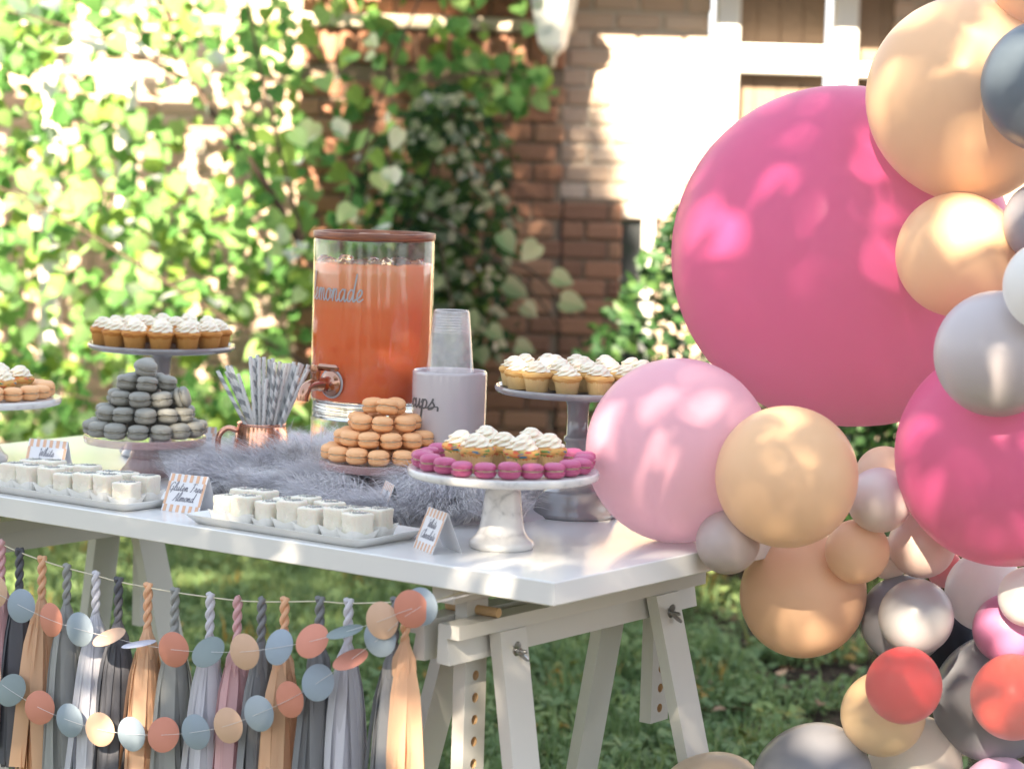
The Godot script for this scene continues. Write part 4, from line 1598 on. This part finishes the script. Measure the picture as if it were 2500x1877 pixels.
func fur() -> void:
	var t := thing("fur_throw", "long haired lilac grey fur throw heaped on the table round the dispenser", "fur throw", T0, YAW)
	var fm := mat(1, 1, 1, .62, .3)
	fm.vertex_color_use_as_albedo = true
	fm.rim_enabled = true
	fm.rim = .35
	lit_through(fm, .6)
	var mb := MB.new()
	mb.col = Color(.75, .73, .77)
	var P := []
	for j in 49:
		var row := PackedVector3Array()
		for i in 97:
			var u := .30 + .94 * i / 96.0
			var w := .23 + .55 * j / 48.0
			row.append(Vector3(-u, maxf(.0012, fur_height(u, w)) if fur_height(u, w) > 0.0 else -.004, -w))
		P.append(row)
	for j in P.size():
		(P[j] as PackedVector3Array).reverse()
	mb.grid(P, false, -1.0)
	part("pelt", mb.mesh(), fm, t)
	# locks of hair: each a bunch of thin tapering curved strands
	var locks := []
	for k in 6:
		var m := MB.new()
		for s in 26:
			var root := Vector3(vary(.012), -.002, vary(.012))
			var lng := rng.randf_range(.055, .10)
			var lean := Vector3(vary(.22), 0, .95 + vary(.40))
			var wd := rng.randf_range(.0005, .00105)
			var tone := rng.randf_range(.75, 1.25)
			m.col = Color(.84, .83, .84) * tone
			var prev := root
			var pd := Vector3.UP
			for g in 4:
				var f0 := g / 4.0
				var f1 := (g + 1) / 4.0
				var d := (Vector3.UP * (1.0 - f1 * .95) + lean * (.25 + f1 * 1.1)).normalized()
				var nx := prev + d * lng * .25
				var side := Vector3(1, vary(.3), vary(.3)).normalized() * wd
				var n0 := pd.cross(side).normalized()
				var n1 := d.cross(side).normalized()
				if n1.y < 0:
					n1 = -n1
					n0 = -n0
				m.flat([prev - side * (1.0 - f0), prev + side * (1.0 - f0), nx + side * (1.0 - f1), nx - side * (1.0 - f1)], n1)
				prev = nx
				pd = d
		locks.append(m.mesh())
	var flow := FastNoiseLite.new()
	flow.seed = 8
	flow.frequency = 2.2
	var where := [[], [], [], [], [], []]
	for k in 5200:
		var u := rng.randf_range(.30, 1.24)
		var w := rng.randf_range(.22, .79)
		var h := fur_height(u, w)
		if h <= 0.0:
			continue
		# hair falls down the slope and away from the middle
		var e := .012
		var gx := fur_height(u + e, w) - fur_height(u - e, w)
		var gw := fur_height(u, w + e) - fur_height(u, w - e)
		var dir := Vector3(gx, 0, gw) * 38.0 + Vector3(-(u - .80) * 1.1, 0, -(w - .52) * 2.0 + .35)
		dir += Vector3(flow.get_noise_2d(u * 2.2, w * 2.2), 0, flow.get_noise_2d(u * 2.2 + 50.0, w * 2.2)) * 1.5
		# keep the things that stand in the fur clear
		var p := Vector2(u, w)
		if p.distance_to(Vector2(.785, .545)) < .098 or p.distance_to(Vector2(.996, .5)) < .040 or p.distance_to(Vector2(.5935, .52)) < .058 or p.distance_to(Vector2(.862, .392)) < .042 or p.distance_to(Vector2(1.1452, .36)) < .07 or p.distance_to(Vector2(.3441, .5413)) < .12:
			continue
		# no locks before the pedestal of the peach pyramid
		var k2 := p - Vector2(.6509, .42)
		var near := k2.dot(Vector2(-.59, -.807))
		if near > -.04 and near < .16 and absf(k2.dot(Vector2(-.807, .59))) < .04:
			continue
		var a := atan2(dir.x, dir.z)
		var s := rng.randf_range(.75, 1.2)
		where[k % 6].append(Transform3D(Basis(Vector3.UP, a + vary(.2)) * Basis(Vector3.RIGHT, clampf(dir.length() * .22, 0, .45) - .16 + vary(.16)) * Basis.from_scale(Vector3(s, s, s)), Vector3(-u, h, -w)))
	for k in 6:
		scatter("hair", locks[k], fm, where[k], [Color(1, 1, 1), Color(.9, .89, .93), Color(1.06, 1.05, 1.04), Color(.8, .8, .85)], t)

# ---------------------------------------------------------------- place cards
func card(label: String, at: Vector3, turn: float, w: float, hgt: float, half: float, lines: Array, size: float) -> void:
	var t := thing("place_card", label, "place card", at, turn, "tent cards on the table")
	var paper := lit_through(mat(.80, .80, .83, .7), .25)
	var ph := sqrt(hgt * hgt + half * half)
	var lean := atan2(half, hgt)
	var F := Transform3D(Basis(Vector3.RIGHT, -lean), Vector3(0, 0, half))
	var B := Transform3D(Basis(Vector3.RIGHT, lean), Vector3(0, 0, -half))
	var mb := MB.new()
	mb.box(Vector3(0, ph * .5, 0), Vector3(w, ph, .0005), 0.0, F)
	part("front_panel", mb.mesh(), paper, t)
	mb = MB.new()
	mb.box(Vector3(0, ph * .5, 0), Vector3(w, ph, .0005), 0.0, B)
	part("back_panel", mb.mesh(), paper, t)
	# printed peach stripes round a white field
	mb = MB.new()
	var n := 6
	for k in n:
		var x := -w * .5 + w * (k + .25) / n
		for y in [[ph * .80, ph * .995], [ph * .005, ph * .19]]:
			var x2 := x + w * .5 / n
			mb.flat([F * Vector3(x, y[0], .0006), F * Vector3(x2, y[0], .0006), F * Vector3(x2, y[1], .0006), F * Vector3(x, y[1], .0006)], F.basis.z)
	for x in [-w * .495, w * .425]:
		mb.flat([F * Vector3(x, ph * .19, .0006), F * Vector3(x + w * .07, ph * .19, .0006), F * Vector3(x + w * .07, ph * .80, .0006), F * Vector3(x, ph * .80, .0006)], F.basis.z)
	part("printed_stripes", mb.mesh(), mat(.70, .44, .30, .7), t)
	if lines.size():
		mb = MB.new()
		for k in lines.size():
			var tw := text_width(lines[k]) * size
			var y0: float = ph * (.56 - .27 * k) if lines.size() > 1 else ph * .42
			var put := func(x: float, y: float) -> Array:
				return [F * Vector3(x - tw * .5, y0 + y, .0008), F.basis.z]
			write_on(mb, lines[k], size, size * .09, .28, put)
		part("lettering", mb.mesh(), mat(.2, .2, .25, .7), t)

func cards() -> void:
	card("striped tent card lettered Gluten Free Almond between the two trays", tp(.80, .112), -.50, .074, .058, .026, ["Gluten Free", "Almond"], .0066)
	card("striped tent card lettered White Chocolate at the front beside the marble stand", tp(.283, .098), -1.12, .070, .060, .024, ["White", "Chocolate"], .0062)
	card("striped tent card behind the left tray, its lettering half hidden by cake cubes", tp(1.245, .225), -.36, .078, .064, .022, ["White", "Chocolate"], .0066)
	card("striped tent card standing in the fur behind the grey macaron stand", tp(1.262, .615), -.20, .078, .058, .022, ["Gluten Free", "Almond"], .0066)
	card("narrow seen tent card behind the right end of the front tray", tp(.508, .262), -1.28, .060, .062, .022, ["R"], .012)

# ---------------------------------------------------------------- garlands
func tissue(r: float, g: float, b: float) -> StandardMaterial3D:
	var m := lit_through(mat(r, g, b, .75, .25), .75)
	m.vertex_color_use_as_albedo = true
	return m

func build_garlands() -> void:
	var W := .012
	# the string the tassels hang from
	var knots := [[1.26, -.052], [1.1286, -.0818], [1.0852, -.0903], [1.0318, -.0973], [.9735, -.1029], [.9069, -.1066], [.8562, -.1100], [.7910, -.1108], [.7323, -.1110], [.6574, -.1089], [.6003, -.1065], [.5508, -.1018], [.5046, -.0957], [.4350, -.0858], [.3793, -.0814], [.2910, -.0678], [.2711, -.0664], [.2082, -.0521], [.150, -.040]]
	var pts := []
	for q in knots:
		pts.append(tp(q[0], W, q[1]))
	pts[-1] = tp(.19, .14, -.0345)
	var mb := MB.new()
	mb.tube(smooth_path(pts, 3), [.0011], 6)
	single("garland_string", mb.mesh(), mat(.66, .62, .5, .8), "taut cream string under the table edge from which the tassels hang", "string")
	var colors := {
		"pink": tissue(.84, .56, .60), "charcoal": tissue(.19, .195, .23), "orange": tissue(.93, .62, .42), "grey": tissue(.47, .48, .485), "lavender": tissue(.80, .80, .88), "slate": tissue(.34, .35, .38)}
	var shapes := []
	for k in 4:
		shapes.append([tassel_braid(k), tassel_fringe(k)])
	var order := ["pink", "charcoal", "orange", "grey", "lavender", "charcoal", "orange", "grey", "lavender", "pink", "slate", "orange", "slate", "lavender", "slate", "orange"]
	var seen_n := {}
	for k in order.size():
		var q: Array = knots[k + 1]
		var c: String = order[k]
		var w := W + (.0 if k % 2 == 0 else -.008) - (.012 if c == "orange" else .0)
		seen_n[c] = int(seen_n.get(c, 0)) + 1
		var t := thing("tissue_tassel", "%s tissue paper tassel on the string, %s %s one from the left" % [c, ORD[seen_n[c] - 1], c], "tassel", tp(q[0], W, q[1]), rng.randf() * TAU, "tissue tassels hanging under the table edge")
		var s: Array = shapes[k % 4]
		part("braid", s[0], colors[c], t)
		var f := part("fringe", s[1], colors[c], t)
		f.position.y = -.066 - vary(.006)
		f.scale = Vector3(1.0 + vary(.08), 1.0 + vary(.05), 1.0 + vary(.08))
	# two swags of paper discs on thread
	var blue := mat(.27, .33, .40, .8)
	var salmon := mat(.56, .23, .165, .8)
	var peach := mat(.60, .40, .29, .8)
	var green := mat(.20, .245, .25, .8)
	var pale := mat(.58, .58, .68, .8)
	var upper := [[1.0810, -.1471, peach, 0, 0], [1.0179, -.1631, blue, .1, .1], [.9484, -.1765, salmon, -.15, .0], [.8832, -.1827, blue, 0, 0], [.8183, -.1861, peach, 0, 1.15], [.7529, -.1879, pale, 0, 1.48], [.6784, -.1856, salmon, .1, 0], [.6065, -.1790, green, .15, .72], [.5322, -.1676, peach, 0, .0], [.4638, -.1509, blue, -.1, .35], [.3994, -.1325, salmon, .1, .55], [.3380, -.1104, green, .0, 1.32], [.2688, -.0840, peach, 0, 0], [.2161, -.0602, salmon, .1, 0]]
	var lower := [[1.0981, -.2871, peach, 0, 0], [1.0441, -.3062, green, .2, .45], [.9766, -.3241, salmon, .2, .1], [.9077, -.3339, blue, 0, 0], [.8394, -.3374, peach, .1, 0], [.7698, -.3333, blue, 0, 0], [.7010, -.3232, salmon, .2, .3], [.6328, -.3075, blue, 0, 0], [.5662, -.2864, peach, 0, 0], [.5046, -.2582, blue, 0, 0], [.4442, -.2275, salmon, -.1, 0], [.3900, -.1938, blue, .1, .25], [.3292, -.1506, salmon, 0, 1.12], [.2750, -.1113, blue, 0, 0], [.2008, -.0552, blue, 0, 0]]
	disc_garland("upper swag of paper discs on thread in front of the tassels", upper, -.044)
	disc_garland("lower swag of paper discs on thread crossing the tassel fringes", lower, -.040)

func disc_garland(label: String, discs: Array, w: float) -> void:
	var t := thing("paper_disc_garland", label, "garland", Vector3.ZERO, 0, "paper disc garlands")
	var dm := MB.new()
	dm.lathe(P2([0, 0, .0272, 0, .0275, .0003, .0272, .0006, 0, .0006]), 40)
	var m := dm.mesh()
	var pts := [tp(discs[0][0] + .09, w, discs[0][1] + .03)]
	for q in discs:
		pts.append(tp(q[0], w - (.0025 if absf(q[4]) < .6 else .0), q[1]))
		var o := part("paper_disc", m, q[2], t)
		# facing the front of the table, some twisted on their thread
		o.transform = Transform3D(Basis(Vector3.UP, YAW + .10 + float(q[3])) * Basis(Vector3.BACK, .16) * Basis(Vector3.RIGHT, PI * .5 - float(q[4])), tp(q[0], w - .001, q[1]))
	var last: Array = discs[-1]
	pts.append(tp(.14, .02, -.0345))
	var mb := MB.new()
	mb.tube(smooth_path(pts, 3), [.00035], 5)
	part("thread", mb.mesh(), mat(.7, .68, .7, .7), t)

func tassel_braid(k: int) -> ArrayMesh:
	var mb := MB.new()
	var n := 26
	for s in 2:
		var pts := []
		var rad := []
		for i in n:
			var t := float(i) / (n - 1)
			var a := t * 13.0 + s * PI + k
			pts.append(Vector3(cos(a) * .0036, .006 - t * .076, sin(a) * .0036))
			rad.append(.0046 * (1.0 - .18 * t))
		mb.tube(pts, rad, 8)
	return mb.mesh()

func tassel_fringe(k: int) -> ArrayMesh:
	var mb := MB.new()
	var r := RandomNumberGenerator.new()
	r.seed = 300 + k
	# gathered head, then long loose strips of tissue
	for s in 40:
		var a := TAU * s / 40 + r.randf_range(-.1, .1)
		var rad := r.randf_range(.55, 1.0)
		var lng := r.randf_range(.255, .30)
		var wid := r.randf_range(.007, .0125)
		var flare := r.randf_range(.023, .035) * rad
		var sway := r.randf_range(-.006, .006)
		var tw := r.randf_range(-.6, .6)
		var rows := []
		var tone := r.randf_range(.78, 1.0)
		mb.col = Color(tone, tone, tone)
		for j in 9:
			var t := j / 8.0
			var rr := .0025 + flare * (1.0 - exp(-t * 6.0)) * (.8 + .35 * t)
			var aa := a + sway * 20.0 * t * t
			var c := Vector3(cos(aa) * rr + sway * t * t * 2.0, -t * lng, sin(aa) * rr)
			var ta := aa + PI * .5 + tw * t
			var side := Vector3(cos(ta), 0, sin(ta)) * wid * (.28 + .72 * minf(1.0, t * 5.0))
			var row := PackedVector3Array()
			row.append(c - side)
			row.append(c + Vector3(cos(aa), 0, sin(aa)) * .0022 * sin(t * 5.0 + s))
			row.append(c + side)
			rows.append(row)
		mb.grid(rows, false, -1.0)
	mb.col = Color.WHITE
	var folds := func(a: float, q: float, y: float) -> Vector2:
		return Vector2(q * (1.0 + .16 * sin(a * 7.0 + k) * clampf(-y / .02, 0, 1) + .07 * sin(a * 13.0)), y)
	mb.lathe_f(P2([.0115, -.075, .0145, -.05, .0155, -.034, .0140, -.020, .0095, -.007, .0060, .003, .0042, .012]), 48, folds, .1)
	return mb.mesh()

# ---------------------------------------------------------------- balloons
func balloon_mesh() -> ArrayMesh:
	# unit balloon, its tied neck at -y
	var mb := MB.new()
	var prof := [Vector2(0, -1.16), Vector2(.05, -1.16), Vector2(.065, -1.13), Vector2(.03, -1.10), Vector2(.045, -1.06), Vector2(.12, -1.02)]
	for i in range(3, 33):
		var a := PI * i / 32 - PI * .5
		var y := sin(a)
		var stretch := 1.0 + .12 * pow(maxf(0.0, -y), 2.5)
		prof.append(Vector2(cos(a), y * stretch))
	prof[prof.size() - 1] = Vector2(0, 1)
	mb.lathe(prof, 64, Transform3D.IDENTITY, -.2)
	return mb.mesh()

func latex(r: float, g: float, b: float, through := .75, rough := .28) -> StandardMaterial3D:
	var m := mat(r, g, b, rough, .25)
	return lit_through(m, through)

func pearl(r: float, g: float, b: float) -> StandardMaterial3D:
	var m := mat(r, g, b, .38, .55)
	m.metallic = .0
	m.clearcoat_enabled = true
	m.clearcoat = .2
	m.clearcoat_roughness = .28
	return lit_through(m, .3)

func build_balloons() -> void:
	var m := balloon_mesh()
	var hot := latex(.68, .085, .285)
	lit_through(hot, .9, Color(1, .7, .72))
	var light := latex(.88, .44, .54)
	var peach := latex(.90, .58, .33, .5)
	var tan_ := latex(.62, .47, .34)
	var red := latex(.72, .045, .05)
	var grey := latex(.25, .255, .29, .3)
	var slate := latex(.15, .19, .23, .3)
	var mist := latex(.33, .32, .355, .35)
	var white := latex(.76, .68, .65)
	var milk := latex(.72, .74, .74)
	var lilac := latex(.60, .36, .55)
	var p_mauve := pearl(.50, .42, .42)
	var p_white := pearl(.76, .68, .67)
	var p_blush := pearl(.76, .58, .52)
	var p_pink := pearl(.55, .20, .38)
	var p_silver := pearl(.38, .375, .39)
	var p_lav := pearl(.53, .49, .51)
	var L := [
		[.555, 1.179, -4.303, .289, hot, "giant hot pink balloon, largest of the garland"],
		[.258, .891, -3.835, .142, light, "large light pink balloon resting on the right end of the table"],
		[.410, .874, -3.690, .1054, peach, "peach balloon in front of the giant pink one, beside the light pink balloon"],
		[.471, .654, -3.939, .100, latex(.86, .54, .34, .45), "peach balloon below the table corner, hanging lowest on the left over the grass"],
		[.542, .740, -3.852, .050, latex(.90, .60, .38, .5), "small peach balloon wedged between two larger peach ones"],
		[.330, .768, -3.727, .048, p_mauve, "small pearly mauve balloon touching the back corner of the tabletop"],
		[.569, .825, -3.824, .050, p_white, "small pearly white balloon left of the second hot pink balloon"],
		[.589, .851, -3.920, .046, latex(.80, .58, .42), "peach balloon peeping out over the small pearly white one"],
		[.751, .905, -3.777, .168, hot, "big hot pink balloon at the right edge, lower of the two"],
		[.651, .745, -3.908, .053, p_blush, "pearly blush balloon tucked under the lower hot pink balloon"],
		[.609, .712, -3.970, .034, latex(.76, .60, .46), "sliver of a cream balloon between small peach and pearly blush ones"],
		[.713, .684, -4.044, .030, red, "red balloon almost hidden between blush and white ones"],
		[.767, .661, -3.978, .064, white, "white balloon directly beneath the lower hot pink balloon"],
		[.801, .684, -3.810, .046, milk, "small white balloon at the right edge above the pink pearl one"],
		[.785, .620, -3.877, .054, p_pink, "pearly magenta balloon at the right edge"],
		[.635, .617, -3.952, .070, grey, "grey balloon half hidden behind the pearly silver one"],
		[.635, .643, -3.835, .058, p_silver, "pearly silver balloon above the red one"],
		[.736, .557, -4.057, .050, latex(.04, .045, .06, .1), "dark charcoal balloon deep between silver and grey ones"],
		[.607, .553, -3.750, .058, red, "red balloon in front of the cream yellow one, left of the two red ones"],
		[.592, .487, -3.844, .066, latex(.74, .53, .31), "yellowish peach balloon below the left red one"],
		[.782, .492, -3.942, .098, grey, "large grey balloon between the two red ones"],
		[.782, .530, -3.793, .065, latex(.72, .075, .05), "coral red balloon at the right edge before the large grey one"],
		[.663, .380, -3.950, .076, latex(.70, .62, .54), "cream white balloon under the yellowish peach one"],
		[.488, .367, -3.849, .096, grey, "dark grey balloon low on the lawn, at the bottom edge of the garland"],
		[.335, .302, -3.914, .094, tan_, "tan balloon cut off at the bottom edge left of the dark grey one"],
		[.786, .341, -3.871, .072, lilac, "lilac balloon at the lower right corner"],
		[.708, 1.447, -4.014, .160, peach, "large peach balloon over the giant hot pink one, uppermost of the big ones"],
		[.789, 1.621, -3.936, .061, latex(.82, .40, .14), "orange balloon cut off at the upper right corner"],
		[.786, 1.463, -3.785, .098, slate, "slate blue balloon at the right edge in front of the large peach one"],
		[.696, 1.199, -3.962, .098, peach, "peach balloon in front of the right side of the giant pink one"],
		[.813, 1.256, -3.882, .064, mist, "mist grey balloon at the right edge below the slate blue one"],
		[.748, 1.176, -3.517, .065, milk, "plain white balloon at the right edge below the mist grey one"],
		[.697, 1.072, -3.608, .091, p_lav, "pearly lavender grey balloon between the peach and the lower hot pink one"],
	]
	var hub := Vector3(.85, .95, -4.35)
	for q in L:
		var c := Vector3(q[0], q[1], q[2])
		var out := (c - hub).normalized()
		if c.x < .3:
			out = Vector3(-.2, .1, .2).normalized()
		var x := out.cross(Vector3(.3, .2, 1).normalized()).normalized()
		var o := single("balloon", m, q[4], q[5], "balloon", c, 0, "balloons of the garland")
		o.basis = Basis(x, out, x.cross(out)).scaled(Vector3.ONE * float(q[3]) )
